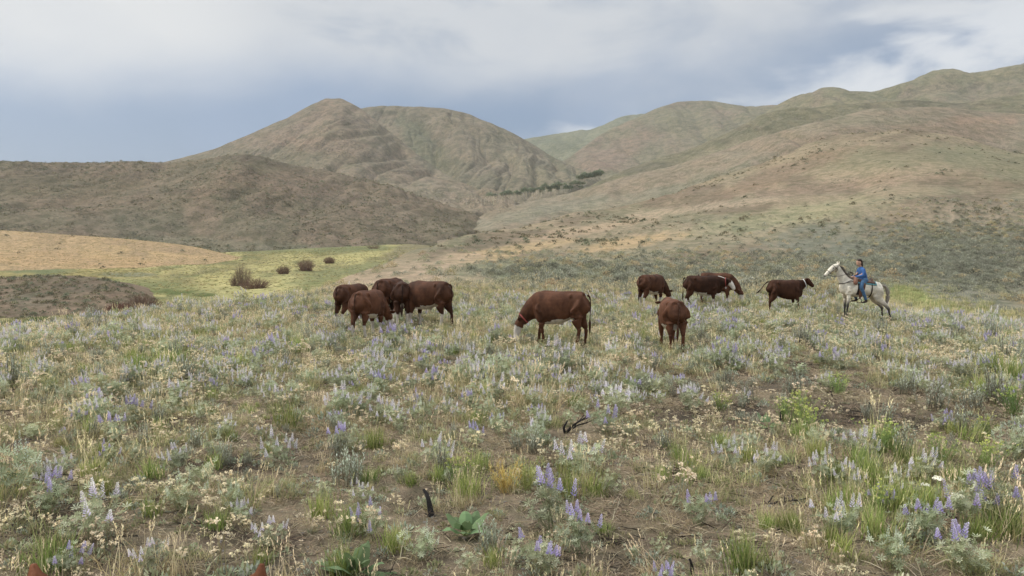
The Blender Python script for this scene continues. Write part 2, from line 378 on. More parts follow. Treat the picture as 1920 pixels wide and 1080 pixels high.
# valley floor
def mdisp(X, Y, Zz, t, q): return (fbm(X * 0.03, Y * 0.03, 4, 41) - 0.5) * 1.2 + (fbm(X * .2, Y * .2, 3, 47) - .5) * .25
def mcol(V, px, py):
    X, Y = V[:, 0], V[:, 1]; n = fbm(px * 0.012, py * 0.04, 5, 51); n2 = fbm(px * .03, py * .12, 4, 55)
    col = mixc(C(190, 182, 118), C(156, 150, 98), ss(n, 0.36, 0.62)); col = mixc(col, C(126, 132, 88), ss(n2, .50, .64) * .8); n3 = fbm(X * .5, Y * .12, 4, 58); col = mixc(col, C(150, 140, 96), ss(n3, .5, .66) * .6)
    return np.array([.86, .80, .71]) * splat(col, px, py, [
        (470, 545, 130, 26, -8, C(198, 192, 126), .85), (420, 520, 90, 10, -4, C(192, 184, 116), .7), (690, 478, 90, 10, -8, C(194, 186, 120), .9),
        (300, 540, 150, 16, 6, C(138, 144, 92), .7), (650, 508, 120, 12, -12, C(138, 144, 100), .8), (560, 545, 90, 10, -20, C(122, 132, 84), .7),
        (130, 512, 200, 12, 1, C(172, 158, 98), .8), (240, 515, 60, 5, 0, C(128, 134, 114), .8), (50, 503, 90, 12, 4, C(120, 132, 94), .9),
        (330, 548, 50, 7, 0, C(92, 112, 58), .8), (380, 553, 36, 5, 0, C(84, 104, 50), .8), (620, 467, 190, 8, -1, C(130, 138, 96), .8),
        (800, 455, 110, 16, -20, C(146, 138, 110), .9), (250, 585, 200, 16, -8, C(104, 114, 66), .9), (60, 608, 130, 14, -6, C(92, 106, 56), .9)], 15)
mcols = [
 (-900, [(24, -10), (60, -5.6), (90, -5.3), (140, -5), (220, -3.6), (350, -1), (520, -12), (800, -20)]),
 (0,    [(24, -10), Z(612, 66), Z(570, 92), Z(530, 140), Z(503, 200), Z(484, 300), (480, -12), (800, -20)]),
 (500,  [(24, -10), Z(605, 68), Z(560, 98), Z(520, 150), Z(490, 230), Z(470, 330), (480, -8), (800, -20)]),
 (760,  [(24, -10), (70, -5.6), Z(550, 105), Z(510, 165), Z(472, 260), Z(458, 350), (480, -6), (800, -20)]),
 (900,  [(24, -10), (70, -5.8), (105, -4.5), (165, -3.5), Z(470, 270), (360, -2), (520, -14), (800, -22)]),
 (1150, [(24, -10), (70, -6), (105, -5), (165, -4), (270, -4), (400, -12), (520, -18), (800, -22)]),
 (2000, [(24, -10), (70, -8), (105, -8), (165, -8), (270, -8), (400, -12), (520, -18), (800, -22)])]
sheet('meadow', mcols, [6, 30, 40, 40, 36, 30, 20], 300, (-900, 2000), m_mid, mcol, mdisp)

def hill(name, crest, base, mat, colf, nx=380, rows=110, amp=0.012, fr=0.010, gull=0.0, bulge=0.06, seed=1, back=0.35, sink=0.03, rg=0.5, oc=4):
    """crest / base: [(px, py, Y)]"""
    cx = [c[0] for c in crest]; bx = [c[0] for c in base]
    x0, x1 = cx[0], cx[-1]; q = np.linspace(x0, x1, 60)
    cr = pchip(cx, [[c[1], c[2]] for c in crest], q); ba = pchip(bx, [[c[1], c[2]] for c in base], q)
    cols = []
    for i, x in enumerate(q):
        yc, Yc = cr[i]; yb, Yb = ba[i]; zc, zb = zof(yc, Yc), zof(yb, Yb)
        zm = lambda f: zb + (zc - zb) * f
        hgt = zc - zb
        cols.append((x, [(Yb * 0.93, CZ + (zb - CZ) * .93 - .035 * Yb), (Yb, zb), (Yb + (Yc - Yb) * .38, zm(.33 + bulge)), (Yb + (Yc - Yb) * .75, zm(.75 + bulge)),
                         (Yc, zc), (Yc * (1 + back * .35), zm(.72)), (Yc * (1 + back), zm(.05))]))
    def disp(X, Y, Zz, t, qq):
        D = crest[len(crest) // 2][2]
        env = np.clip(t / 1.5, 0, 1) * np.where(t > 3.2, np.clip(1.25 - (t - 3.2) * 0.8, 0.35, 1), 1)
        w = fbm(X * fr * .5, Y * fr * .5, 3, seed + 3)
        ce = 1 - 0.88 * np.exp(-((t - 4) / 0.55) ** 2)
        d = (fbm(X * fr, Y * fr, 5, seed, rg) - 0.5) * 2 * amp * D * env * ce
        d = d - gull * D * (ridged(X * fr * 1.0 + w * 1.6, Y * fr * 0.22 + w, oc, seed + 5) - .35) * env * ce
        d = d - gull * D * .28 * (ridged(X * fr * 4.2 + w * 3, Y * fr * .8 + w, 3, seed + 15) - .4) * env * ce
        return d + (fbm(X * fr * 9, Y * fr * 9, 3, seed + 8) - .5) * amp * D * .10
    rr = [int(rows * f) for f in (.04, .25, .27, .28, .1, .06)]
    return sheet(name, cols, rr, nx, (x0, x1), mat, colf, disp)
WARM = np.array([1.0, .945, .95])
def hcol(c1, c2, c3, items, seed=1, k1=.012, k2=.03):
    c1, c2, c3 = c1 * WARM, c2 * WARM, c3 * WARM; mu = (c1 + c2 + c3) / 3
    c1, c2, c3 = (c * .68 + mu * .32 for c in (c1, c2, c3)); items = [(*i[:5], i[5] * WARM * .75 + mu * .25, i[6] * .85) for i in items]
    def f(V, px, py):
        n = fbm(px * k1, py * k1 * 2.2, 5, seed); n2 = fbm(px * k2, py * k2 * 2.5, 5, seed + 4)
        col = mixc(c1, c2, ss(n, .36, .64)); col = mixc(col, c3, ss(n2, .52, .70) * .75)
        return splat(col, px, py, items, seed + 11)
    return f

# brown mound at left, orange slope, long left ridge
hill('brown_mound', [(-700, 535, 95), (0, 521, 95), (90, 517, 95), (170, 520, 95), (230, 536, 92), (275, 562, 88), (305, 590, 84), (345, 632, 80), (390, 680, 76)],
     [(-700, 625, 66), (0, 614, 68), (120, 606, 70), (230, 594, 73), (300, 600, 76), (345, 650, 75), (390, 700, 74)], m_mid,
     hcol(C(138, 118, 94), C(122, 110, 86), C(104, 90, 72), [(60, 560, 60, 16, 0, C(108, 108, 88), .6), (200, 590, 90, 9, -8, C(112, 116, 70), .7), (150, 538, 60, 12, 5, C(96, 88, 74), .6)], 61, .02, .05),
     nx=220, amp=.006, fr=.12, seed=62, back=.5, sink=.0)
hill('orange_slope', [(-700, 425, 290), (-100, 428, 285), (0, 432, 280), (120, 440, 270), (260, 450, 265), (360, 462, 262), (440, 480, 255), (495, 491, 245), (520, 500, 240)],
     [(-700, 520, 180), (0, 512, 185), (200, 510, 190), (360, 503, 205), (450, 497, 220), (520, 503, 236)], m_mid,
     hcol(C(186, 156, 102), C(178, 150, 104), C(160, 136, 98), [(150, 490, 260, 14, 3, C(184, 150, 98), .8), (300, 462, 110, 12, 6, C(150, 128, 100), .5)], 71, .01, .03),
     nx=240, amp=.003, fr=.03, seed=72, back=.4, sink=.0)
hill('ridge_hill', [(-900, 312, 620), (-200, 309, 620), (0, 307, 620), (250, 307, 620), (330, 305, 615), (400, 300, 600), (445, 292, 590), (490, 297, 600), (540, 308, 610), (620, 322, 620),
                    (700, 343, 620), (780, 370, 610), (850, 392, 600), (900, 408, 590), (930, 424, 570)],
     [(-900, 470, 330), (0, 462, 330), (250, 468, 330), (420, 480, 330), (560, 478, 335), (700, 466, 350), (820, 446, 390), (900, 424, 470), (930, 432, 540)], m_hill,
     hcol(C(134, 118, 94), C(122, 114, 88), C(104, 94, 76), [
        (300, 420, 260, 30, 4, C(120, 116, 92), .6), (380, 400, 60, 34, 80, C(156, 132, 106), .5), (640, 380, 180, 30, 18, C(132, 116, 94), .7),
        (120, 350, 170, 26, 0, C(106, 102, 74), .6), (520, 340, 120, 20, 8, C(134, 114, 92), .6), (300, 340, 80, 12, -5, C(150, 132, 104), .5),
        (760, 400, 110, 10, 24, C(152, 138, 112), .6), (430, 460, 220, 14, 3, C(124, 126, 100), .7), (460, 296, 50, 6, 0, C(96, 86, 74), .6)], 81),
     nx=520, rows=170, amp=.007, fr=.012, gull=.022, seed=82, sink=.0)
# big mountain: front face and the shoulder behind its gully
hill('mountain', [(-200, 360, 1500), (200, 330, 1480), (320, 303, 1450), (400, 281, 1430), (480, 251, 1420), (545, 223, 1410), (600, 195, 1400), (630, 186, 1400), (662, 196, 1390),
                  (700, 222, 1340), (745, 258, 1270), (800, 300, 1180), (850, 335, 1090), (900, 356, 1010), (945, 374, 950), (980, 392, 900)],
     [(-200, 400, 760), (400, 400, 760), (700, 410, 700), (860, 405, 690), (945, 388, 800), (980, 402, 860)], m_far,
     hcol(C(146, 131, 106), C(138, 129, 102), C(124, 114, 90), [
        (560, 240, 100, 20, -30, C(158, 134, 110), .6), (650, 230, 40, 22, 40, C(116, 104, 86), .6), (620, 270, 90, 20, 0, C(158, 132, 106), .6),
        (800, 305, 26, 12, 35, C(112, 112, 90), .8), (835, 315, 18, 6, 60, C(190, 172, 146), .7), (680, 300, 120, 24, 10, C(146, 130, 104), .6),
        (850, 370, 90, 22, 12, C(146, 136, 112), .7), (600, 300, 120, 16, 4, C(128, 122, 92), .5)], 91, .014, .04),
     nx=520, rows=220, amp=.005, fr=.0065, gull=.026, bulge=.03, oc=4, seed=93, sink=.0)
hill('mountain_shoulder', [(560, 240, 1800), (640, 215, 1780), (700, 203, 1750), (740, 200, 1720), (800, 203, 1700), (862, 210, 1680), (905, 226, 1650), (960, 251, 1600), (1000, 272, 1560),
                  (1040, 296, 1500), (1080, 317, 1440), (1120, 338, 1380), (1170, 362, 1330)],
     [(560, 380, 1250), (800, 380, 1150), (900, 376, 1020), (960, 372, 1000), (1060, 350, 1080), (1120, 346, 1280), (1170, 368, 1300)], m_far,
     hcol(C(142, 130, 104), C(134, 127, 100), C(120, 112, 88), [(790, 270, 30, 70, -35, C(108, 116, 84), .8), (1010, 330, 90, 16, 35, C(146, 138, 104), .6), (900, 320, 40, 8, -10, C(158, 142, 116), .6),
        (830, 300, 90, 20, 35, C(122, 120, 92), .6), (960, 345, 70, 14, 10, C(120, 116, 88), .6), (1060, 318, 60, 7, 40, C(116, 118, 90), .7)], 101, .016, .045),
     nx=460, rows=200, amp=.005, fr=.0060, gull=.026, oc=4, seed=103, sink=.0)
# valley side beneath the creek and the right-hand ridges, near to far
hill('valley_slope', [(820, 440, 470), (880, 424, 560), (930, 398, 640), (1000, 378, 720), (1090, 362, 760), (1140, 342, 760), (1250, 316, 720), (1350, 283, 690), (1450, 250, 670), (1550, 225, 670), (1640, 206, 690), (1750, 204, 720), (1850, 214, 740), (1990, 222, 760), (2700, 240, 800)],
     [(820, 460, 380), (900, 435, 400), (1000, 425, 420), (1150, 420, 420), (1300, 410, 420), (1500, 390, 430), (2700, 380, 450)], m_hill,
     hcol(C(148, 138, 112), C(150, 134, 108), C(134, 124, 98), [(1000, 400, 140, 14, -12, C(140, 140, 116), .8), (1180, 375, 150, 14, -14, C(142, 140, 112), .7), (1330, 330, 160, 14, -22, C(126, 128, 98), .6),
        (1540, 262, 90, 16, -15, C(136, 116, 92), .6), (1750, 250, 200, 30, 0, C(146, 122, 98), .6), (1850, 225, 90, 10, 0, C(164, 132, 104), .6), (1420, 290, 120, 8, -20, C(160, 138, 112), .6), (1640, 225, 120, 12, 0, C(130, 128, 100), .6)], 111),
     nx=460, rows=130, amp=.007, fr=.009, gull=.018, seed=112, sink=.0)
hill('ridge_slope', [(1060, 370, 900), (1110, 350, 1000), (1160, 325, 1080), (1230, 300, 1080), (1300, 276, 1060), (1370, 246, 1040), (1430, 218, 1030), (1500, 206, 1050), (1600, 196, 1080), (1700, 190, 1100), (1780, 196, 1100), (1860, 186, 1110), (1990, 176, 1130), (2700, 190, 1200)],
     [(1060, 385, 700), (1200, 360, 740), (1400, 330, 740), (1700, 300, 760), (2700, 300, 800)], m_far,
     hcol(C(134, 128, 96), C(124, 121, 90), C(114, 106, 84), [(1350, 285, 120, 12, -22, C(156, 146, 112), .6), (1550, 215, 120, 8, 0, C(128, 126, 90), .6), (1760, 215, 120, 12, -4, C(140, 132, 102), .6), (1230, 320, 60, 8, -20, C(126, 118, 92), .6)], 121),
     nx=380, rows=110, amp=.009, fr=.006, gull=.024, seed=122, rg=.38, oc=2, sink=.0)
hill('rolling_hill', [(1330, 300, 1500), (1400, 240, 1550), (1450, 208, 1600), (1500, 185, 1620), (1545, 170, 1640), (1600, 172, 1640), (1650, 174, 1640), (1700, 160, 1680), (1745, 145, 1700), (1780, 146, 1700), (1815, 152, 1700), (1860, 145, 1650), (1920, 136, 1640), (2000, 132, 1640), (2700, 150, 1700)],
     [(1330, 310, 1200), (1450, 260, 1200), (1700, 240, 1200), (2700, 230, 1250)], m_far,
     hcol(C(138, 132, 98), C(128, 128, 94), C(142, 126, 102), [(1600, 180, 70, 6, 4, C(120, 122, 88), .6), (1750, 170, 60, 12, -10, C(148, 134, 110), .7), (1850, 170, 80, 16, -10, C(134, 126, 104), .6)], 131),
     nx=340, rows=110, amp=.010, fr=.004, gull=.026, seed=133, rg=.38, oc=2, sink=.0)
hill('canyon_hill', [(1000, 330, 1700), (1060, 298, 1800), (1130, 250, 1950), (1190, 223, 2050), (1235, 203, 2100), (1280, 190, 2120), (1320, 190, 2120), (1380, 202, 2150), (1440, 207, 2200), (1520, 214, 2200), (1700, 240, 2300)],
     [(1000, 360, 1250), (1100, 340, 1300), (1300, 310, 1400), (1700, 300, 1500)], m_far,
     hcol(C(136, 132, 100), C(146, 128, 106), C(124, 120, 92), [(1150, 290, 90, 28, -30, C(150, 126, 106), .8), (1300, 225, 80, 22, 0, C(132, 130, 98), .7), (1250, 280, 90, 16, -20, C(136, 130, 102), .6)], 141),
     nx=260, rows=110, amp=.010, fr=.0035, gull=.030, seed=143, rg=.38, oc=2, sink=.0)
hill('distant_hill', [(880, 300, 2700), (985, 262, 2800), (1040, 253, 2800), (1100, 248, 2850), (1125, 240, 2900), (1160, 225, 2950), (1200, 219, 3000), (1240, 222, 3000), (1400, 250, 3000)],
     [(880, 330, 1900), (1100, 310, 1900), (1400, 310, 1900)], m_far,
     hcol(C(140, 140, 108), C(132, 134, 104), C(120, 124, 96), [(1060, 275, 60, 6, 10, C(112, 118, 92), .6)], 151), nx=160, rows=80, amp=.010, fr=.003, gull=.02, seed=153, rg=.38, oc=2, sink=.0)
hill('distant_peak', [(1700, 210, 3300), (1820, 160, 3350), (1880, 133, 3400), (1925, 110, 3450), (2000, 80, 3500), (2150, 60, 3500), (2500, 150, 3500)],
     [(1700, 260, 2300), (2500, 260, 2300)], m_far,
     hcol(C(118, 118, 104), C(112, 112, 100), C(104, 104, 96), [], 161), nx=120, rows=60, amp=.01, fr=.0015, gull=.02, seed=163, sink=.0)
# the wide plain the hills stand on
a = np.linspace(0, 2 * math.pi, 97)[:-1]; rr = [0.0, 30, 300, 1500, 4900]
Vp = [(0, 0, -22.0)]; Fp = []
for r_ in rr[1:]: Vp += [(r_ * math.cos(t), r_ * math.sin(t), -22.0) for t in a]
for i in range(96): Fp.append((0, 1 + i, 1 + (i + 1) % 96))
for k in range(3):
    for i in range(96):
        b0 = 1 + k * 96; Fp.append((b0 + i, b0 + 96 + i, b0 + 96 + (i + 1) % 96, b0 + (i + 1) % 96))
pl = link('plain', mesh_np('plain', np.array(Vp), Fp, m_far, np.tile(C(140, 128, 100), (len(Vp), 1)))); pl['kind'] = 'structure'

def hit(px, py, name='ground', ymin=3.0):
    d = Vector(P(px, py, 1.0)) - Vector((0, 0, CZ)); d.normalize()
    r = BVH[name].ray_cast(Vector((0, 0, CZ)) + d * ymin, d)
    return r[0]
def gz(x, y, name='ground'):
    r = BVH[name].ray_cast(Vector((x, y, 400)), Vector((0, 0, -1)))
    return r[0].z if r[0] else None
# ------------------------------------------------------------------ plants
ALB = 1.35; SAT = 0.92
GOLD = plant_mat('golden_leaf', .05, hue=0.0); PM = plant_mat('leaf_and_stem', hue=.015); PMF = plant_mat('flower', 0.12, 0.8, 0.3, 0.015)
WOOD = plain_mat('charred_wood', (0.016, 0.013, 0.012), 0.85, 0.4, 30, 0.6)
TWIG = plant_mat('bare_twigs', 0.12, 0.9, 0.0, 0.01); ROCK = plain_mat('grey_stone', (0.20, 0.18, 0.155), 0.95, 0.35, 9, 0.8, 0.1)
class PB:
    """collects leaves, blades and stems as one mesh"""
    def __init__(s, seed=0): s.V = []; s.F = []; s.Cc = []; s.M = []; s.r = random.Random(seed)
    def poly(s, pts, col, mi=0):
        b = len(s.V); s.V += [tuple(p) for p in pts]; s.F.append(tuple(range(b, b + len(pts)))); s.Cc += [tuple(col)] * len(pts); s.M.append(mi)
    def leaf(s, p, d, L, W, col, up=Vector((0, 0, 1)), mi=0, mid=0.5):
        d = d.normalized(); sd = d.cross(up)
        if sd.length < 1e-3: sd = Vector((1, 0, 0))
        sd.normalize(); c = p + d * (L * mid)
        s.poly([p, c + sd * W / 2, p + d * L, c - sd * W / 2], col, mi)
    def blade(s, p, d, L, W, col, droop=0.3, tip=None, n=2):
        d = d.normalized(); sd = Vector((-d.y, d.x, 0))
        if sd.length < 1e-3: sd = Vector((1, 0, 0))
        a = s.r.random() * 3.14; sd = (sd.normalized() * math.cos(a) + d.cross(sd).normalized() * math.sin(a))
        hd = Vector((d.x, d.y, 0)); hd = hd.normalized() if hd.length > 1e-3 else Vector((1, 0, 0))
        pts = []
        for i in range(n + 1):
            t = i / n; pts.append(p + d * L * t + (hd * .6 - Vector((0, 0, 1))) * (droop * L * t * t * .6))
        b = len(s.V)
        for i, q in enumerate(pts[:-1]):
            w = W * (1 - 0.75 * (i / n)) / 2; s.V += [tuple(q - sd * w), tuple(q + sd * w)]
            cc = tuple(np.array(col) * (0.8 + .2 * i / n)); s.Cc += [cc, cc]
        s.V.append(tuple(pts[-1])); s.Cc.append(tuple(tip if tip is not None else col))
        for i in range(n - 1): s.F.append((b + 2*i, b + 2*i + 1, b + 2*i + 3, b + 2*i + 2)); s.M.append(0)
        s.F.append((b + 2*(n-1), b + 2*(n-1) + 1, b + 2*n)); s.M.append(0)
        return pts[-1]
    def tube(s, pts, rad, col, k=4, mi=0):
        b = len(s.V); n = len(pts)
        for i, p in enumerate(pts):
            d = (pts[min(i + 1, n - 1)] - pts[max(i - 1, 0)]).normalized(); u = d.orthogonal().normalized(); w = d.cross(u)
            for j in range(k):
                a = 2 * math.pi * j / k; s.V.append(tuple(p + (u * math.cos(a) + w * math.sin(a)) * rad[i])); s.Cc.append(tuple(col))
        for i in range(n - 1):
            for j in range(k): s.F.append((b + i*k + j, b + i*k + (j+1) % k, b + (i+1)*k + (j+1) % k, b + (i+1)*k + j)); s.M.append(mi)
    def ball(s, c, r_, n, w, col, mi=1, flat=1.0):
        for _ in range(n):
            d = Vector((s.r.gauss(0, 1), s.r.gauss(0, 1), s.r.gauss(0, 1) * flat)).normalized(); q = c + Vector((d.x, d.y, d.z * flat)) * r_ * s.r.uniform(.5, 1)
            s.leaf(q, Vector((s.r.gauss(0, 1), s.r.gauss(0, 1), s.r.gauss(0, .6))), w, w * .9, np.array(col) * s.r.uniform(.75, 1.1), up=d, mi=mi)
    def mesh(s, name, mats=None): return mesh_np(name, np.array(s.V), s.F, mats or [PM, PMF], np.array(s.Cc), s.M, smooth=False)
def rdir(r, th0, th1, a=None):
    a = r.uniform(0, 2 * math.pi) if a is None else a; th = R(r.uniform(th0, th1)); return Vector((math.sin(th) * math.cos(a), math.sin(th) * math.sin(a), math.cos(th)))

LG1 = C(160, 165, 128); LG2 = C(132, 138, 100); LG3 = C(182, 184, 152); PURP = C(142, 128, 176); LILAC = C(184, 174, 196); PALE = C(212, 206, 200); CREAM = C(222, 206, 172)
def lupine_foliage(pb, h=.34, n=15, whorls=5, leaflets=7, sc_=1.0, cols=(LG1, LG2, LG3)):
    tips = []
    for i in range(n):
        d = rdir(pb.r, 5, 58); L = h * pb.r.uniform(.7, 1.1) * (1 - .25 * (1 - d.z)); base = Vector((pb.r.gauss(0, .03), pb.r.gauss(0, .03), 0))
        end = base + d * L + Vector((0, 0, .05)); ctrl = base + d * L * .5
        pb.blade(base, end - base, (end - base).length, .006, np.array(cols[1]) * .9, 0.0)
        for w in range(whorls):
            t = .35 + .65 * (w + pb.r.random()) / whorls; q = base.lerp(end, t) + Vector((pb.r.gauss(0, .02), pb.r.gauss(0, .02), pb.r.gauss(0, .01)))
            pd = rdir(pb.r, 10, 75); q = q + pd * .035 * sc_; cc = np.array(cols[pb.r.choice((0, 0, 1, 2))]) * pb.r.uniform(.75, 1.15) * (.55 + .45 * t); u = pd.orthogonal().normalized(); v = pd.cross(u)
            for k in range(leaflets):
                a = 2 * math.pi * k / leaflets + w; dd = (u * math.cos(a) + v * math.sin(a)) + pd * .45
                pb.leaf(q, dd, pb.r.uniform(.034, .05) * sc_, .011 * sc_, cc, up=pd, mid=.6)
        tips.append((end, (end - base).normalized()))
    return tips
def spike(pb, p, d, L, w, c0, c1, n=44, mi=1):
    d = (d * .45 + Vector((pb.r.gauss(0, .08), pb.r.gauss(0, .08), 1))).normalized(); u = d.orthogonal().normalized(); v = d.cross(u)
    pb.tube([p - d * .04, p + d * L], [.003, .0015], LG1, 3, 0)
    for i in range(n):
        t = (i + .5) / n; a = i * 2.4; rr_ = w * (1 - .75 * t) ; q = p + d * L * t + (u * math.cos(a) + v * math.sin(a)) * rr_ * .55
        c = np.array(c0) * (1 - t) + np.array(c1) * t
        pb.leaf(q, (u * math.cos(a) + v * math.sin(a)) + d * (.5 + t), w * (1.15 - .6 * t), w * .8 * (1.1 - .5 * t), c * pb.r.uniform(.75, 1.2), up=d, mi=mi)
def lupine_parts(seed, kind):
    f = PB(seed); tips = lupine_foliage(f, h=f.r.uniform(.26, .36), n=f.r.choice((13, 16, 19)))
    f.r.shuffle(tips); sp = []
    ns = {'purple': 7, 'lilac': 9, 'silver': 7, 'none': 0}[kind]
    for (p, d) in tips[:ns]:
        s = PB(seed * 31 + len(sp)); L = s.r.uniform(.08, .15)
        if kind == 'purple': spike(s, p, d, L, .022, PURP, LILAC)
        elif kind == 'lilac': spike(s, p, d, L, .020, LILAC, PALE)
        else: spike(s, p, d, L * .8, .012, C(176, 186, 168), C(206, 210, 196), 30)
        sp.append(s)
    return f, sp
def joined(parts, name, mats=None):
    j = PB(0)
    for p in parts:
        b = len(j.V); j.V += p.V; j.F += [tuple(i + b for i in f) for f in p.F]; j.Cc += p.Cc; j.M += p.M
    return j.mesh(name, mats)
def grass_pb(seed, h, n, w, cols, spread=.05, th=28, droop=.35, heads=0, headcol=None, nseg=2):
    pb = PB(seed)
    for i in range(n):
        p = Vector((pb.r.gauss(0, spread), pb.r.gauss(0, spread), 0)); c = np.array(pb.r.choice(cols)) * pb.r.uniform(.7, 1.15)
        pb.blade(p, rdir(pb.r, 0, th), h * pb.r.uniform(.5, 1.1), w, c, droop * pb.r.uniform(.2, 1.2), np.minimum(c * 1.35, .9), nseg)
    for i in range(heads):
        p = Vector((pb.r.gauss(0, spread), pb.r.gauss(0, spread), 0)); d = rdir(pb.r, 0, 20); L = h * pb.r.uniform(1.1, 1.6)
        e = pb.blade(p, d, L, .004, headcol, .12); 
        for k in range(7): pb.leaf(e - d * L * .03 * k, d + rdir(pb.r, 60, 90) * .5, .022, .007, np.array(headcol) * pb.r.uniform(.9, 1.15))
    return pb
GG = (C(122, 138, 62), C(104, 122, 56), C(146, 156, 82), C(168, 168, 104)); GT = (C(190, 172, 128), C(172, 152, 108), C(150, 144, 92), C(206, 192, 150))
GM = (C(150, 152, 96), C(132, 140, 88), C(176, 170, 118), C(122, 128, 82)); WISP = (C(176, 152, 118), C(160, 142, 102), C(150, 140, 92))
def buckwheat_pb(seed, n=7, h=.2):
    pb = PB(seed)
    for i in range(26): pb.leaf(Vector((pb.r.gauss(0, .04), pb.r.gauss(0, .04), .01)), rdir(pb.r, 30, 85), .05, .014, C(132, 138, 104) * pb.r.uniform(.7, 1.1))
    for i in range(n):
        d = rdir(pb.r, 2, 32); L = h * pb.r.uniform(.6, 1.15); b = Vector((pb.r.gauss(0, .03), pb.r.gauss(0, .03), 0)); e = b + d * L
        pb.tube([b, e], [.0022, .0015], C(150, 140, 104), 3)
        for k in range(pb.r.choice((1, 2, 3))):
            q = e + Vector((pb.r.gauss(0, .014), pb.r.gauss(0, .014), pb.r.gauss(0, .008))); pb.ball(q, .013, 12, .011, CREAM * pb.r.uniform(.8, 1.1), 1, .7)
    return pb
def sage_pb(seed, h=.3, n=26, cols=(C(164, 170, 148), C(146, 152, 128), C(182, 185, 166)), leafn=13, th=36):
    pb = PB(seed)
    for i in range(n):
        d = rdir(pb.r, 0, th); L = h * pb.r.uniform(.55, 1.1); b = Vector((pb.r.gauss(0, .04), pb.r.gauss(0, .04), 0)); e = b + d * L * .6 + Vector((0, 0, L * .4))
        pb.tube([b, e], [.004, .0015], C(120, 112, 92), 3)
        for k in range(leafn):
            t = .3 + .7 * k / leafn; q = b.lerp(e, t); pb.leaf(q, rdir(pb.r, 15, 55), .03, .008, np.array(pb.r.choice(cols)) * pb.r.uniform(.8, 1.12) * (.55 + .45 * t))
    return pb
def rabbit_pb(seed, h=.36, n=34):
    pb = PB(seed)
    for i in range(n):
        d = rdir(pb.r, 0, 38); L = h * pb.r.uniform(.6, 1.05); b = Vector((pb.r.gauss(0, .04), pb.r.gauss(0, .04), 0)); e = b + d * L
        pb.tube([b, e], [.003, .0015], C(126, 144, 78), 3)
        for k in range(12):
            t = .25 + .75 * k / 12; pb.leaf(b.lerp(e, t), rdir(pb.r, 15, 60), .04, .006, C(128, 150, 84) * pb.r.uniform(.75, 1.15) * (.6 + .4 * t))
        pb.ball(e, .014, 8, .014, C(176, 184, 96), 1, .7)
    return pb
def balsam_leaves(seed, n, L=.28):
    out = []
    r = random.Random(seed)
    for i in range(n):
        pb = PB(seed * 50 + i); a = 2 * math.pi * (i + r.random() * .7) / n; d = rdir(r, 20, 82, a); b = Vector((0, 0, 0)); LL = L * r.uniform(.7, 1.1); c = C(104, 124, 82) * r.uniform(.7, 1.15)
        st = b + d * LL * .35; pb.tube([b, st], [.005, .004], C(140, 150, 96), 4); sd = Vector((-d.y, d.x, 0)).normalized(); nn = d.cross(sd) * -1
        W = LL * .25; pr = [(0, .25), (.12, .95), (.3, 1.0), (.55, .75), (.8, .38), (1, .02)]; rows = []
        for (t, w) in pr:
            ctr = st + d * LL * t - Vector((0, 0, 1)) * (t * t * LL * r.uniform(.25, .5)) + sd * r.gauss(0, LL * .02); rows.append((ctr + sd * W * w + nn * W * w * .35, ctr, ctr - sd * W * w + nn * W * w * .35))
        for r0, r1 in zip(rows[:-1], rows[1:]):
            pb.poly([r0[0], r0[1], r1[1], r1[0]], c); pb.poly([r0[1], r0[2], r1[2], r1[1]], c * .9)
        out.append(pb)
    return out
def shrub_far_pb(seed, w=.5, h=.4, n=70, cols=(C(132, 136, 110), C(112, 118, 90), C(150, 150, 126)), ls=.13):
    pb = PB(seed)
    for i in range(n):
        d = rdir(pb.r, 0, 92); k = pb.r.uniform(.45, 1); q = Vector((d.x * w * k, d.y * w * k, max(.02, d.z * h * k)))
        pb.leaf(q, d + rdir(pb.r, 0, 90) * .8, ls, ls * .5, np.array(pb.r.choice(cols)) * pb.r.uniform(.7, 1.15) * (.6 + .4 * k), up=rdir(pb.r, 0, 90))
    return pb

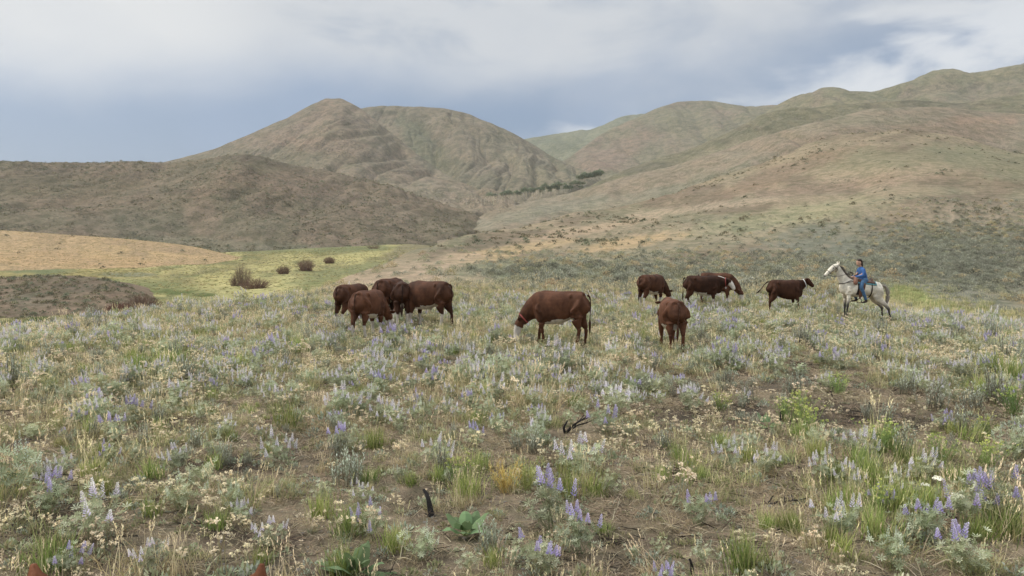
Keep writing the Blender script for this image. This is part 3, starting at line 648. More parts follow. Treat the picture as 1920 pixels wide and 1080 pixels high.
def wisp_pb(seed):
    pb = PB(seed)
    for i in range(70):
        p = Vector((pb.r.gauss(0, .12), pb.r.gauss(0, .12), 0)); c = np.array(pb.r.choice((C(176, 156, 124), C(156, 138, 106), C(196, 180, 150), C(146, 132, 104)))) * pb.r.uniform(.7, 1.1)
        pb.blade(p, rdir(pb.r, 20, 80), pb.r.uniform(.05, .14), .004, c, .5, None, 2)
    return pb
PROTO = {}
def coll(name, meshes):
    c = bpy.data.collections.new(name)
    for i, me in enumerate(meshes):
        o = bpy.data.objects.new('%s_%02d' % (name, i), me); c.objects.link(o)
    PROTO[name] = (c, len(meshes)); return c
def scatter(name, pts, protos, scales, label, cat, idx=None, tilt=0.12, grp=None):
    """one uncountable growth: points carrying instances of small plants"""
    pts = np.asarray(pts, np.float32); n = len(pts); c, k = PROTO[protos]
    me = bpy.data.meshes.new(name); me.vertices.add(n); me.vertices.foreach_set('co', pts.ravel())
    rot = np.stack([rng.normal(0, tilt, n), rng.normal(0, tilt, n), rng.uniform(0, 6.283, n)], -1).astype(np.float32)
    a = me.attributes.new('rot', 'FLOAT_VECTOR', 'POINT'); a.data.foreach_set('vector', rot.ravel())
    a = me.attributes.new('scl', 'FLOAT', 'POINT'); a.data.foreach_set('value', np.asarray(scales, np.float32))
    a = me.attributes.new('idx', 'INT', 'POINT'); a.data.foreach_set('value', (rng.integers(0, k, n) if idx is None else np.asarray(idx)).astype(np.int32))
    o = link(name, me); ng = bpy.data.node_groups.new(name, 'GeometryNodeTree')
    ng.interface.new_socket('Geometry', in_out='INPUT', socket_type='NodeSocketGeometry'); ng.interface.new_socket('Geometry', in_out='OUTPUT', socket_type='NodeSocketGeometry')
    gi = ng.nodes.new('NodeGroupInput'); go = ng.nodes.new('NodeGroupOutput'); ip = ng.nodes.new('GeometryNodeInstanceOnPoints'); ci = ng.nodes.new('GeometryNodeCollectionInfo')
    ci.inputs[0].default_value = c; ci.inputs['Separate Children'].default_value = True; ci.inputs['Reset Children'].default_value = True; ip.inputs['Pick Instance'].default_value = True
    def na(nm, dt):
        q = ng.nodes.new('GeometryNodeInputNamedAttribute'); q.data_type = dt; q.inputs['Name'].default_value = nm; return q.outputs['Attribute']
    e2r = ng.nodes.new('FunctionNodeEulerToRotation'); ng.links.new(na('rot', 'FLOAT_VECTOR'), e2r.inputs[0])
    ng.links.new(gi.outputs[0], ip.inputs['Points']); ng.links.new(ci.outputs[0], ip.inputs['Instance']); ng.links.new(na('idx', 'INT'), ip.inputs['Instance Index'])
    ng.links.new(e2r.outputs[0], ip.inputs['Rotation']); ng.links.new(na('scl', 'FLOAT'), ip.inputs['Scale']); ng.links.new(ip.outputs[0], go.inputs[0])
    md = o.modifiers.new('scatter', 'NODES'); md.node_group = ng
    return tag(o, label, cat, grp, 'stuff')

def frand(n, y0, y1, half=.78, xoff=0, p=1.0, lim=4.5):
    """points in the view wedge; density falls with distance as Y**-(1-p)"""
    u = rng.random(n); k = 1 + p
    Y = (u * (y1 ** k - y0 ** k) + y0 ** k) ** (1 / k); X = rng.uniform(-1, 1, n) * (Y * half + lim) + xoff
    return X, Y
def ground_pts(X, Y, name='ground', sink=0.01, maxslope=None):
    out = []
    b = BVH[name]; dn = Vector((0, 0, -1))
    for i, (x, y) in enumerate(zip(X.tolist(), Y.tolist())):
        r = b.ray_cast(Vector((x, y, 500)), dn)
        if r[0]: out.append((x, y, r[0].z - sink, i))
    a = np.array(out) if out else np.zeros((0, 4))
    return a[:, :3], a[:, 3].astype(int)
def blobs(px, py, items):
    m_ = np.zeros(len(px))
    for (cx, cy, rx, ry, k) in items: m_ = m_ + k * np.exp(-(((px - cx) / rx) ** 2 + ((py - cy) / ry) ** 2))
    return m_

# prototypes
lup = {k: [lupine_parts(s, k) for s in ss_] for k, ss_ in (('purple', (11, 12, 13)), ('lilac', (21, 22, 23)), ('silver', (31, 32)), ('none', (41, 42)))}
coll('lupines', [joined([f] + sp, 'lupine') for k in ('lilac', 'lilac', 'silver', 'silver', 'none', 'purple') for (f, sp) in lup[k][:2]])
coll('green_tufts', [grass_pb(50 + i, .26, 90, .007, GG, .045, 24, .3, 3, C(188, 180, 124)).mesh('tuft') for i in range(3)])
coll('mixed_tufts', [grass_pb(60 + i, .22, 60, .006, GM, .06, 38, .5, 4, C(200, 184, 140)).mesh('tuft') for i in range(4)])
coll('dry_tufts', [grass_pb(70 + i, .24, 55, .0045, GT, .06, 34, .5, 8, C(214, 196, 156)).mesh('tuft') for i in range(3)] + [grass_pb(76, .2, 70, .004, WISP, .09, 50, .6, 0).mesh('tuft')])
coll('wisps', [wisp_pb(78 + i).mesh('wisp') for i in range(3)])
coll('buckwheat', [buckwheat_pb(80 + i, n_, .2).mesh('buckwheat') for i, n_ in enumerate((5, 8, 11, 7))])
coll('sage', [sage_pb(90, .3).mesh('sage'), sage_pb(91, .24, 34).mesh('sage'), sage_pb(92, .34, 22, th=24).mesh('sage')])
coll('forbs', [shrub_far_pb(100 + i, .10, .08, 46, ((LG1, LG2, LG3), (C(140, 136, 98), C(122, 126, 84), C(158, 148, 112)), (C(150, 156, 134), C(134, 142, 118), C(166, 168, 150)))[i], .035).mesh('forb') for i in range(3)])
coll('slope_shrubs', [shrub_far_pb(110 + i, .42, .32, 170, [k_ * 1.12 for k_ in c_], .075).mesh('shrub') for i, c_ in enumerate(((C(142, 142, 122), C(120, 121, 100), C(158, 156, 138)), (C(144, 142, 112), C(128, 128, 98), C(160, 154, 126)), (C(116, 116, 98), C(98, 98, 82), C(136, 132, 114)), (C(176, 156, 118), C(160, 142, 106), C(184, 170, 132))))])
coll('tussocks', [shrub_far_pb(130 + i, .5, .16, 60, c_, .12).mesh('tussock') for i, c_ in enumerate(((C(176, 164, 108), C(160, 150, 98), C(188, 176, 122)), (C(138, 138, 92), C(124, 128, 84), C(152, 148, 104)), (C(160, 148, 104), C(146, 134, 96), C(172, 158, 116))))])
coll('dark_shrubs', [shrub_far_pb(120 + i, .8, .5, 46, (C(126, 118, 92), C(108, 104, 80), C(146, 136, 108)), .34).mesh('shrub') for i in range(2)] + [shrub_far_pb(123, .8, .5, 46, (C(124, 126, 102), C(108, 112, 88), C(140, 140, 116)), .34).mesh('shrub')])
def rock_me(seed, r_=1.0):
    rr_ = random.Random(seed); pb = PB(seed); import bmesh
    bm = bmesh.new(); bmesh.ops.create_icosphere(bm, subdivisions=1, radius=r_)
    for v in bm.verts: v.co *= rr_.uniform(.65, 1.1); v.co.z *= .55
    me = bpy.data.meshes.new('stone'); bm.to_mesh(me); bm.free(); me.materials.append(ROCK); return me
coll('stones', [rock_me(i) for i in range(4)])
def litter_me(seed):
    pb = PB(seed)
    for i in range(26):
        p = Vector((pb.r.gauss(0, .14), pb.r.gauss(0, .14), pb.r.uniform(.003, .02))); a = pb.r.uniform(0, 6.28); L = pb.r.uniform(.03, .12)
        pb.tube([p, p + Vector((math.cos(a) * L, math.sin(a) * L, pb.r.uniform(-.005, .02)))], [.003, .0015], pb.r.choice((C(60, 50, 42), C(150, 130, 104), C(110, 94, 76), C(40, 34, 30))), 3)
    return pb.mesh('litter')
coll('litter', [litter_me(200), litter_me(201), litter_me(202)])

def clear_of(P3, spots):
    m_ = np.ones(len(P3), bool)
    for (x, y, r_) in spots: m_ &= (P3[:, 0] - x) ** 2 + (P3[:, 1] - y) ** 2 > r_ * r_
    return m_
KEEP = []   # (x, y, radius) kept free of tall plants
CLEAR = []  # kept free of all growth
THINNED = []  # trodden ground round the animals' feet: no tall plants
for (px_, py_, r_) in ((662, 606, .9), (693, 630, .9), (690, 640, .6), (740, 612, 1.0), (803, 616, 1.0), (803, 625, .7), (1046, 645, .95), (960, 650, .6), (975, 640, .5), (690, 652, .7), (1000, 652, .6), (1046, 658, .6), (1258, 656, .8), (1258, 668, .5), (1222, 577, 1.1), (1318, 580, 1.3), (1310, 586, .8), (1385, 578, .9), (1472, 585, 1.2), (1606, 598, 1.3), (1650, 606, 1.2), (1590, 604, .8)):
    q_ = hit(px_, py_); THINNED.append((q_.x, q_.y, r_))
for (px_, py_, r_) in ((1060, 818, .30), (1085, 816, .32), (1035, 826, .2), (810, 975, .16), (872, 1015, .22), (665, 1085, .26), (1465, 798, .16), (1634, 778, .2), (1628, 800, .14), (1495, 885, .2), (1300, 1090, .1), (968, 935, .16), (1440, 955, .16)):
    q_ = hit(px_, py_); CLEAR.append((q_.x, q_.y, r_))

# -- individual plants of the foreground
def put(px, py, sink=.01):
    h_ = hit(px, py); return Vector((h_.x, h_.y, h_.z - sink))
def mkparts(name, main_name, f, parts, pname, label, cat, grp):
    e = empty(name); tag(e, label, cat, grp)
    link(main_name, f.mesh(main_name), e)
    for s in parts: link(pname, s.mesh(pname), e)
    return e
FAR = 9000.0
def lib(e): e.location = (0, 0, 0); return e
LUPL = {'purple': 'silvery green lupine bush with purple flower spikes in the foreground meadow', 'lilac': 'grey green lupine bush with pale lilac fading flower spikes in the meadow',
        'silver': 'silvery lupine bush with unopened whitish flower spikes in the meadow', 'none': 'low grey green lupine bush without any flowers on the soil'}
LUPG = {k: 'lupine bushes %s' % v for k, v in (('purple', 'with purple spikes'), ('lilac', 'with pale lilac spikes'), ('silver', 'with whitish buds'), ('none', 'without flowers'))}
protoL = {}
for k in lup:
    protoL[k] = [mkparts('lupine_bush', 'foliage', f, sp, 'flower_spike', LUPL[k], 'lupine', LUPG[k]) for (f, sp) in lup[k]]
used = set()
BASE = {}
def place(protos, loc, s, label=None, grp='keep', rz=None):
    p = random.choice(protos)
    if p.name not in BASE: BASE[p.name] = (p['label'], p['group'])
    o = p if p.name not in used else copy_tree(p)
    o['label'], o['group'] = BASE[p.name]
    used.add(p.name if o is p else o.name)
    o.location = loc; o.scale = (s, s, s * random.uniform(.9, 1.1)); o.rotation_euler = (random.gauss(0, .05), random.gauss(0, .05), random.uniform(0, 6.28) if rz is None else rz)
    if label:
        o['label'] = label; del o['group']
    return o
# hand-placed lupines: px, py of the foot, height in photo pixels, kind
LUPS = [(515, 878, 62, 'lilac'), (640, 850, 60, 'purple'), (812, 880, 62, 'lilac'), (1080, 900, 92, 'lilac'), (1135, 812, 62, 'purple'), (930, 760, 60, 'lilac'), (1010, 838, 62, 'silver'),
        (185, 1010, 100, 'lilac'), (350, 960, 80, 'silver'), (95, 965, 66, 'purple'), (20, 940, 110, 'silver'), (215, 830, 50, 'purple'), (790, 1050, 92, 'silver'), (872, 1072, 60, 'none'),
        (1040, 1000, 110, 'purple'), (1090, 1040, 90, 'purple'), (960, 1060, 50, 'none'), (1010, 1080, 100, 'purple'), (1180, 1050, 44, 'none'), (1240, 1040, 44, 'none'), (1310, 985, 70, 'purple'),
        (1370, 890, 56, 'lilac'), (1440, 890, 60, 'lilac'), (1610, 870, 66, 'lilac'), (1820, 985, 90, 'purple'), (1880, 985, 90, 'purple'), (1735, 1020, 92, 'purple'), (1680, 1070, 96, 'silver'), (1800, 1075, 90, 'purple'),
        (1520, 840, 60, 'none'), (1905, 860, 66, 'silver'), (1400, 850, 50, 'silver'), (280, 1075, 60, 'lilac'), (130, 1078, 60, 'purple'), (400, 860, 50, 'silver'), (265, 870, 50, 'none'), (500, 1030, 60, 'lilac'),
        (1150, 930, 60, 'none'), (1320, 1060, 60, 'silver'), (600, 940, 54, 'none'), (690, 1010, 66, 'purple'), (1000, 770, 50, 'lilac'), (560, 800, 44, 'silver'), (480, 700, 44, 'silver'), (700, 760, 46, 'silver'),
        (1290, 770, 50, 'lilac'), (1460, 700, 44, 'lilac'), (1550, 690, 44, 'purple'), (1620, 660, 40, 'lilac'), (1200, 730, 46, 'lilac'), (860, 720, 46, 'silver'), (330, 760, 44, 'lilac'), (130, 760, 44, 'silver')]
for (px, py, h, k) in LUPS:
    q = put(px, min(py, 1150)); d = math.hypot(q.x, q.y); s = h / FPX * d / .42
    place(protoL[k], q, s); KEEP.append((q.x, q.y, .12 * s))
# random ones to fill
X, Y = frand(620, 4.6, 14.5, .74, p=.75, lim=2.0); P3, ii = ground_pts(X, Y); px, py = proj(P3)
w = .30 + blobs(px, py, [(1700, 640, 330, 70, .8), (1450, 640, 300, 50, .4), (600, 720, 420, 60, .3), (1850, 900, 200, 120, .25), (900, 700, 300, 60, .3)]) - blobs(px, py, [(1600, 790, 200, 50, .4), (1200, 780, 120, 30, .3), (430, 870, 110, 40, .3), (500, 1020, 180, 50, .3), (1300, 960, 120, 80, .2)])
sel = (rng.random(len(P3)) < w) & clear_of(P3, KEEP) & clear_of(P3, CLEAR); cnt = 0
for p in P3[sel]:
    if cnt >= 190: break
    k = random.choices(('purple', 'lilac', 'silver', 'none'), (2, 4, 3, 3))[0]; s = random.uniform(.45, .95); place(protoL[k], Vector(p), s); cnt += 1; KEEP.append((p[0], p[1], .1 * s))
# green grass clumps
gtp = []
for i in range(3):
    e = empty('grass_clump'); tag(e, 'bright green grass clump growing among the lupines', 'grass clump', 'green grass clumps of the foreground'); link('blades', grass_pb(150 + i, .34, 150, .008, GG, .07, 22, .3, 4, C(190, 184, 128)).mesh('blades'), e); gtp.append(e)
GR = [(1660, 930, 70), (1720, 900, 60), (1640, 1010, 80), (1590, 960, 80), (1560, 900, 60), (1610, 880, 60), (1480, 995, 60), (1700, 870, 60), (1790, 910, 60), (1860, 700, 50), (1900, 720, 60), (1840, 740, 50), (1490, 1000, 50), (1400, 1070, 90),
      (700, 840, 56), (690, 905, 44), (770, 908, 40), (900, 880, 50), (820, 900, 40), (880, 930, 70), (660, 1000, 80), (740, 1030, 70), (190, 930, 56), (190, 860, 40), (90, 1070, 90), (600, 970, 60), (410, 990, 50), (1070, 930, 70), (1240, 900, 40), (1290, 880, 50),
      (1880, 1000, 80), (1830, 1010, 60), (1560, 1020, 60), (1440, 990, 44), (1660, 840, 50), (640, 1080, 80), (260, 700, 50), (330, 690, 50), (560, 660, 40), (450, 690, 40), (1530, 860, 50), (1690, 960, 80), (1630, 900, 66), (1740, 950, 70), (1500, 820, 46), (1350, 840, 40), (1130, 1000, 40)]
for (px, py, h) in GR:
    q = put(px, py); d = math.hypot(q.x, q.y); place(gtp, q, h / FPX * d / .36)
# sagebrush, rabbitbrush
sgp = []
for i, (f) in enumerate((sage_pb(160, .3, 40), sage_pb(161, .28, 30, th=26))):
    e = empty('sagebrush'); tag(e, 'small silvery sagebrush with upright shoots', 'sagebrush', 'silvery sagebrush of the foreground'); link('foliage', f.mesh('foliage'), e); sgp.append(e)
place(sgp, put(1628, 790), .95, 'small upright silvery sagebrush standing right in front of the burnt stump on dark soil', None)
place(sgp, put(1000, 850), 1.0, 'silver blue sagebrush with straight upright shoots left below the charred branch', None)
place(sgp, put(920, 1035), .95, 'thin silvery sagebrush to the right of the large leaved plant', None)
for (px, py, h) in [(1755, 770, 56), (1820, 770, 50), (1870, 760, 56), (1700, 740, 50), (1800, 810, 50), (1560, 560, 30), (1860, 640, 36), (1500, 650, 40), (1650, 630, 34), (1880, 680, 46), (640, 640, 30), (580, 640, 34)]:
    q = put(px, py); place(sgp, q, h / FPX * q.length / .3)
rbp = []
for i in range(2):
    e = empty('rabbitbrush'); tag(e, 'yellow green rabbitbrush with budding tops', 'rabbitbrush', 'yellow green rabbitbrush of the foreground'); f = rabbit_pb(170 + i); link('foliage', f.mesh('foliage'), e); rbp.append(e)
place(rbp, put(1850, 880), 1.1, 'roundest bright yellow green rabbitbrush near the right edge above the lupines', None)
place(rbp, put(1765, 870), 1.0, 'tall narrow yellow green rabbitbrush left of the roundest one', None)
for (px, py, h) in [(1650, 850, 66), (1520, 820, 60), (1500, 790, 56), (1470, 790, 46), (1350, 770, 40), (1640, 960, 60), (1570, 740, 40), (860, 915, 66), (1900, 780, 50), (1850, 820, 40)]:
    q = put(px, py); place(rbp, q, h / FPX * q.length / .36)
# golden and green bush
e = empty('yellowing_bush', put(968, 922)); tag(e, 'feathery bush half orange yellow and half green above the purple lupines', 'bush')
for nm, ox, cs in (('yellow_foliage', -.10, (C(186, 164, 88), C(176, 148, 76), C(196, 180, 108))), ('green_foliage', .10, (C(158, 160, 92), C(138, 146, 82), C(178, 174, 104)))):
    pb = PB(180 if ox < 0 else 181)
    for i in range(26):
        d = rdir(pb.r, 0, 42); L = pb.r.uniform(.2, .36); b = Vector((ox + pb.r.gauss(0, .03), pb.r.gauss(0, .05), 0)); en = b + d * L; pb.tube([b, en], [.003, .0015], cs[1], 3)
        for k in range(26): t = .2 + .8 * k / 26; pb.leaf(b.lerp(en, t) , rdir(pb.r, 15, 85), .045, .006, np.array(pb.r.choice(cs)) * pb.r.uniform(.75, 1.1))
    link(nm, pb.mesh(nm, [GOLD]), e)
# arrowleaf plants
for (px, py, n, L, lb) in [(872, 1003, 13, .24, 'broad leaved green plant with arrow shaped leaves on bare soil'), (665, 1080, 16, .28, 'largest broad leaved plant with dark green arching leaves at the bottom edge'), (1440, 800, 8, .22, 'small fresh green leafy plant left of the forked burnt stump')]:
    e = empty('arrowleaf_plant', put(px, py), random.random() * 6); tag(e, lb, 'leafy plant')
    for l_ in balsam_leaves(int(px), n, L): link('leaf', l_.mesh('leaf'), e)
# yarrow heads
for (px, py, h) in [(1732, 975, 62), (1752, 985, 80), (1788, 990, 58), (1800, 992, 56), (1756, 960, 60)]:
    q = put(px, py); L = h / FPX * q.length; e = empty('yarrow', q); tag(e, 'white flat topped yarrow flower among the lupines at right', 'flower', 'white yarrow flowers at the right')
    s_ = PB(int(px)); t_ = Vector((s_.r.gauss(0, .02), 0, L)); s_.tube([Vector((0, 0, 0)), t_], [.003, .002], C(140, 150, 100), 4)
    for k in range(10): s_.leaf(Vector((0, 0, L * k / 12)), rdir(s_.r, 20, 70), .05, .008, C(130, 146, 96))
    link('stem', s_.mesh('stem'), e); f_ = PB(int(px) + 1); f_.ball(t_, .032, 40, .014, C(240, 236, 216), 1, .25); link('flower_head', f_.mesh('flower_head'), e)
# burnt wood
def branchy(pb, p, d, L, r0, depth):
    pts = [p]; n = 5
    for i in range(n): d = (d + Vector((pb.r.gauss(0, .22), pb.r.gauss(0, .22), pb.r.gauss(0, .14)))).normalized(); pts.append(pts[-1] + d * L / n)
    pb.tube(pts, [r0 * (1 - .6 * i / n) for i in range(n + 1)], (0.015,) * 3, 6, 0)
    if depth:
        for j in (2, 3, 4): branchy(pb, pts[j], (d + rdir(pb.r, 50, 100)).normalized(), L * .5, r0 * .5, depth - 1)
def burnt(name, px, py, specs, lb, cat, seed):
    e = empty(name, put(px, py)); tag(e, lb, cat)
    for i, (dx, dz, L, r0, dep, nm) in enumerate(specs):
        pb = PB(seed + i); branchy(pb, Vector((0, 0, 0)), Vector((dx, pb.r.gauss(0, .15), dz)).normalized(), L, r0, dep); link(nm, pb.mesh(nm, [WOOD]), e)
burnt('charred_branch', 1060, 812, [(-.6, 1, .20, .022, 0, 'branch'), (.75, .95, .36, .019, 1, 'branch'), (1, .35, .36, .015, 1, 'branch'), (1, .05, .34, .010, 0, 'branch')], 'black charred forked branch lying on the soil among lupines', 'branch', 301)
burnt('burnt_stump', 810, 968, [(-.15, 1, .26, .034, 0, 'branch'), (-.8, .6, .08, .012, 0, 'branch')], 'black burnt stump left of the broad leaved green plant', 'stump', 311)
burnt('burnt_stump', 1465, 790, [(-.45, 1, .14, .022, 0, 'branch'), (.4, 1, .16, .026, 0, 'branch')], 'forked black burnt stump right of the small leafy green plant', 'stump', 321)
burnt('burnt_stump', 1634, 772, [(.1, 1, .17, .030, 0, 'branch'), (-1, .2, .30, .016, 0, 'branch')], 'burnt black stump behind the small upright sagebrush', 'stump', 331)
burnt('burnt_stick', 1568, 750, [(-.8, .7, .24, .012, 1, 'branch')], 'thin leaning burnt stick above the sagebrush and stump', 'stick', 341)
burnt('burnt_stick', 1440, 945, [(1, .1, .4, .012, 1, 'branch'), (.6, .7, .12, .010, 0, 'branch')], 'low burnt twig lying on soil left of the green grass', 'stick', 351)
burnt('burnt_stump', 1300, 1078, [(-.3, 1, .14, .018, 0, 'branch')], 'small burnt stump at the bottom edge right of the middle', 'stump', 361)
burnt('grey_branch', 1495, 875, [(.9, -.02, .5, .02, 1, 'branch')], 'half burnt grey branch lying beneath the lilac lupines', 'branch', 371)

# -- growth nobody could count
allb = [(1700, 640, 330, 70, .8)]
def scat(name, proto, n, y0, y1, p, dens, smin, smax, label, cat, half=.76, tilt=.12, keep=False, src='ground', sink=.01, idxf=None):
    n = int(n * (1.9 if y0 < 6 else 1.35)); X, Y = frand(n, y0, y1, half, p=p); P3, ii = ground_pts(X, Y, src, sink); px, py = proj(P3)
    v = P3; w = dens(px, py, v[:, 0], v[:, 1]) if dens else 1.0
    m_ = rng.random(len(P3)) < w
    if keep: m_ &= clear_of(P3, KEEP)
    if proto in ('lupines', 'sage', 'green_tufts', 'dry_tufts'): m_ &= clear_of(P3, THINNED) | (rng.random(len(P3)) < .12)
    if src == 'ground' and y0 < 10 and name not in ('litter', 'pebbles'): m_ &= clear_of(P3, CLEAR)
    P3 = P3[m_]; s = rng.uniform(smin, smax, len(P3)) * np.exp(rng.normal(0, .28, len(P3)))
    return scatter(name, P3, proto, s, label, cat, idx=None if idxf is None else idxf(*proj(P3)), tilt=tilt)
cl = lambda x, y, f, s_: fbm(x * f, y * f, 4, s_)
greenz = [(1620, 900, 260, 110, .9), (1850, 740, 120, 40, .8), (250, 700, 350, 60, .5), (1800, 1000, 250, 110, .5), (700, 900, 300, 60, .15), (120, 900, 200, 200, .15), (80, 700, 200, 70, .4)]
bare = [(1600, 785, 260, 40, 1.0), (1330, 720, 120, 14, .5), (700, 965, 120, 30, .5), (1180, 1000, 140, 24, .5), (300, 800, 90, 12, .4), (880, 850, 80, 14, .4), (1230, 775, 130, 26, .7), (430, 870, 110, 34, .7), (470, 1010, 190, 50, .6), (1000, 960, 200, 30, .3), (1260, 1060, 200, 40, .4), (780, 1000, 120, 40, .4), (1500, 740, 160, 24, .4), (60, 980, 80, 30, .4), (450, 770, 120, 14, .3)]
lupz = [(1720, 640, 360, 60, .9), (1430, 640, 300, 50, .5), (600, 700, 380, 60, .45), (900, 690, 300, 60, .45), (1000, 740, 300, 30, .3), (640, 620, 140, 24, .4)]
scat('lupine_growth', 'lupines', 9000, 9, 34, .85, lambda px, py, x, y: .20 + 1.0 * ss(cl(x, y, .5, 301), .48, .6) * (.25 + blobs(px, py, lupz)) - blobs(px, py, bare) * .9, .42, .78,
     'grey green and lilac lupines spreading over the middle ground', 'lupines', keep=True)
scat('grass_growth', 'green_tufts', 5200, 4.5, 36, .75, lambda px, py, x, y: .03 + ss(cl(x, y, .9, 311), .48, .62) * (.20 + blobs(px, py, greenz)) - blobs(px, py, bare) * .3, .45, .95, 'green grass growing in clumps across the foreground', 'grass', keep=True)
scat('mixed_grass_growth', 'mixed_tufts', 10000, 4.3, 40, .85, lambda px, py, x, y: .28 + .5 * ss(cl(x, y, .7, 321), .42, .62) + blobs(px, py, [(200, 680, 400, 60, .6)]) - blobs(px, py, bare) * 1.1, .5, 1.0, 'short yellow green grass covering the meadow', 'grass')
scat('dry_grass_growth', 'dry_tufts', 11000, 4.3, 44, .85, lambda px, py, x, y: .22 + .55 * ss(cl(x, y, .6, 331), .45, .62) + blobs(px, py, [(350, 620, 350, 40, .5), (1030, 650, 160, 30, .6), (180, 800, 200, 60, .2), (600, 690, 100, 40, .3)]) - blobs(px, py, bare) * 1.1, .45, 1.0, 'dry straw coloured grass stalks on the foreground slope', 'dry grass')
scat('buckwheat_growth', 'buckwheat', 4600, 4.4, 24, .7, lambda px, py, x, y: .18 + .7 * ss(cl(x, y, .55, 341), .45, .6) + blobs(px, py, [(900, 780, 400, 90, .2), (250, 790, 300, 90, .3)]) - blobs(px, py, bare) * .4 - blobs(px, py, [(1700, 900, 300, 110, .6)]) - .08, .5, 1.0, 'cream white round flower heads of low buckwheat on thin stalks', 'wildflowers')
scat('sage_growth', 'sage', 6000, 7, 44, .9, lambda px, py, x, y: .16 + .7 * ss(cl(x, y, .4, 351), .5, .62) + blobs(px, py, [(1750, 640, 350, 60, .5)]), .45, .95, 'small silvery sagebrush scattered over the slope', 'sagebrush', keep=True)
scat('forb_growth', 'forbs', 18000, 4.2, 30, .7, lambda px, py, x, y: .35 + .5 * ss(cl(x, y, 1.1, 361), .4, .6) - blobs(px, py, bare) * .8, .4, 1.0, 'low leafy weeds covering the soil between the bushes', 'weeds')
scat('wisp_growth', 'wisps', 6500, 4.2, 16, .6, lambda px, py, x, y: .75 - blobs(px, py, bare) * .35, .6, 1.2, 'dry wispy stubble lying on the bare soil', 'stubble')
scat('litter', 'litter', 1600, 4.2, 16, .5, None, .5, 1.2, 'dry twigs and burnt bits lying on the soil', 'twigs', tilt=.05, sink=0)
scat('pebbles', 'stones', 2600, 4.2, 14, .4, None, .006, .022, 'small grey pebbles lying on the soil', 'pebbles', sink=0)
# slope beyond the cattle
sagez = [(1720, 490, 230, 60, 1.3), (1250, 520, 330, 24, .8), (1900, 500, 160, 70, .9), (1000, 505, 200, 14, .5), (1400, 480, 160, 20, .4)]
gullyz = [(1700, 562, 50, 22, 1.6), (1790, 585, 90, 14, 1.6), (1890, 600, 80, 12, 1.6), (1740, 575, 60, 14, 1.6)]
scat('slope_brush', 'slope_shrubs', 44000, 34, 128, .75, lambda px, py, x, y: np.where((x > -14 + (y - 34) * .0) | (y < 60), .05 + .6 * ss(cl(x, y, .12, 371), .46, .62) * (.06 + .6 * blobs(px, py, sagez)) + blobs(px, py, sagez) * .42 - blobs(px, py, gullyz), .06) * (1 - .85 * ss(472 - py + (px - 1200) * .03, -14, 14) * ss(1640 - px, -60, 60)) * (1 - .7 * ss(960 - px, -60, 120)), .45, 1.1, 'grey green sagebrush dotting the slope behind the cattle', 'sagebrush', half=.72,
     idxf=lambda px, py: np.where(rng.random(len(px)) < .25 + blobs(px, py, sagez) * .42, rng.choice([0, 0, 2], len(px)), rng.choice([0, 1, 1, 3], len(px))))
scat('gully_grass', 'mixed_tufts', 9000, 30, 62, .9, lambda px, py, x, y: blobs(px, py, gullyz) * .8, .8, 1.5, 'bright green grass in the gully behind the horse', 'grass')
scat('hillside_brush', 'dark_shrubs', 22000, 100, 330, .8, lambda px, py, x, y: .02 + .45 * ss(cl(x, y, .035, 381), .5, .63) * ss(cl(x, y, .15, 383), .4, .6), .25, .7, 'dark scattered sagebrush on the right hillside', 'sagebrush', half=.72)
X = rng.uniform(-440, 20, 17000); Y = rng.uniform(330, 640, 17000); P3, ii = ground_pts(X, Y, 'ridge_hill', .05)
m_ = rng.random(len(P3)) < (.18 + .9 * ss(fbm(P3[:, 0] * .02, P3[:, 1] * .02, 4, 391), .47, .62)); P3 = P3[m_]
scatter('ridge_brush', P3, 'dark_shrubs', rng.uniform(.4, .9, len(P3)) * np.exp(rng.normal(0, .4, len(P3))), 'dark shrubs scattered over the long left ridge', 'shrubs')
X = rng.uniform(-80, -30, 1500); Y = rng.uniform(66, 95, 1500); P3, ii = ground_pts(X, Y, 'brown_mound', .05)
scatter('mound_brush', P3, 'dark_shrubs', rng.uniform(.2, .6, len(P3)), 'low brown brush on the small mound at left', 'shrubs')
X = rng.uniform(-230, -70, 260); Y = rng.uniform(190, 285, 260); P3, ii = ground_pts(X, Y, 'orange_slope', .05)
m_ = rng.random(len(P3)) < .12 + .8 * ss(fbm(P3[:, 0] * .05, P3[:, 1] * .05, 3, 395), .5, .6)
scatter('orange_slope_brush', P3[m_], 'dark_shrubs', rng.uniform(.6, 1.3, int(m_.sum())), 'dark bushes dotted on the orange slope', 'shrubs')
X = rng.uniform(-75, 10, 5200); Y = rng.uniform(66, 260, 5200); P3, ii = ground_pts(X, Y, 'meadow', .03)
m_ = rng.random(len(P3)) < ss(fbm(P3[:, 0] * .06, P3[:, 1] * .03, 4, 399), .50, .64); P3 = P3[m_]
scatter('meadow_herbs', P3, 'slope_shrubs', rng.uniform(.3, .8, len(P3)), 'green herbs growing in the pale meadow', 'herbs', idx=np.ones(len(P3)))

X = rng.uniform(-110, 30, 26000); Y = rng.uniform(60, 300, 26000); P3, ii = ground_pts(X, Y, 'meadow', .03)
m_ = rng.random(len(P3)) < .35 + .6 * ss(fbm(P3[:, 0] * .1, P3[:, 1] * .04, 4, 398), .45, .62); P3 = P3[m_]
scatter('meadow_tussocks', P3, 'tussocks', rng.uniform(.3, .95, len(P3)), 'pale tussocks of the valley meadow', 'grass')
X = rng.uniform(-240, -60, 9000); Y = rng.uniform(185, 285, 9000); P3, ii = ground_pts(X, Y, 'orange_slope', .03)
scatter('golden_grass', P3, 'tussocks', rng.uniform(.3, .8, len(P3)), 'dry golden grass of the orange slope', 'grass', idx=np.full(len(P3), 2))

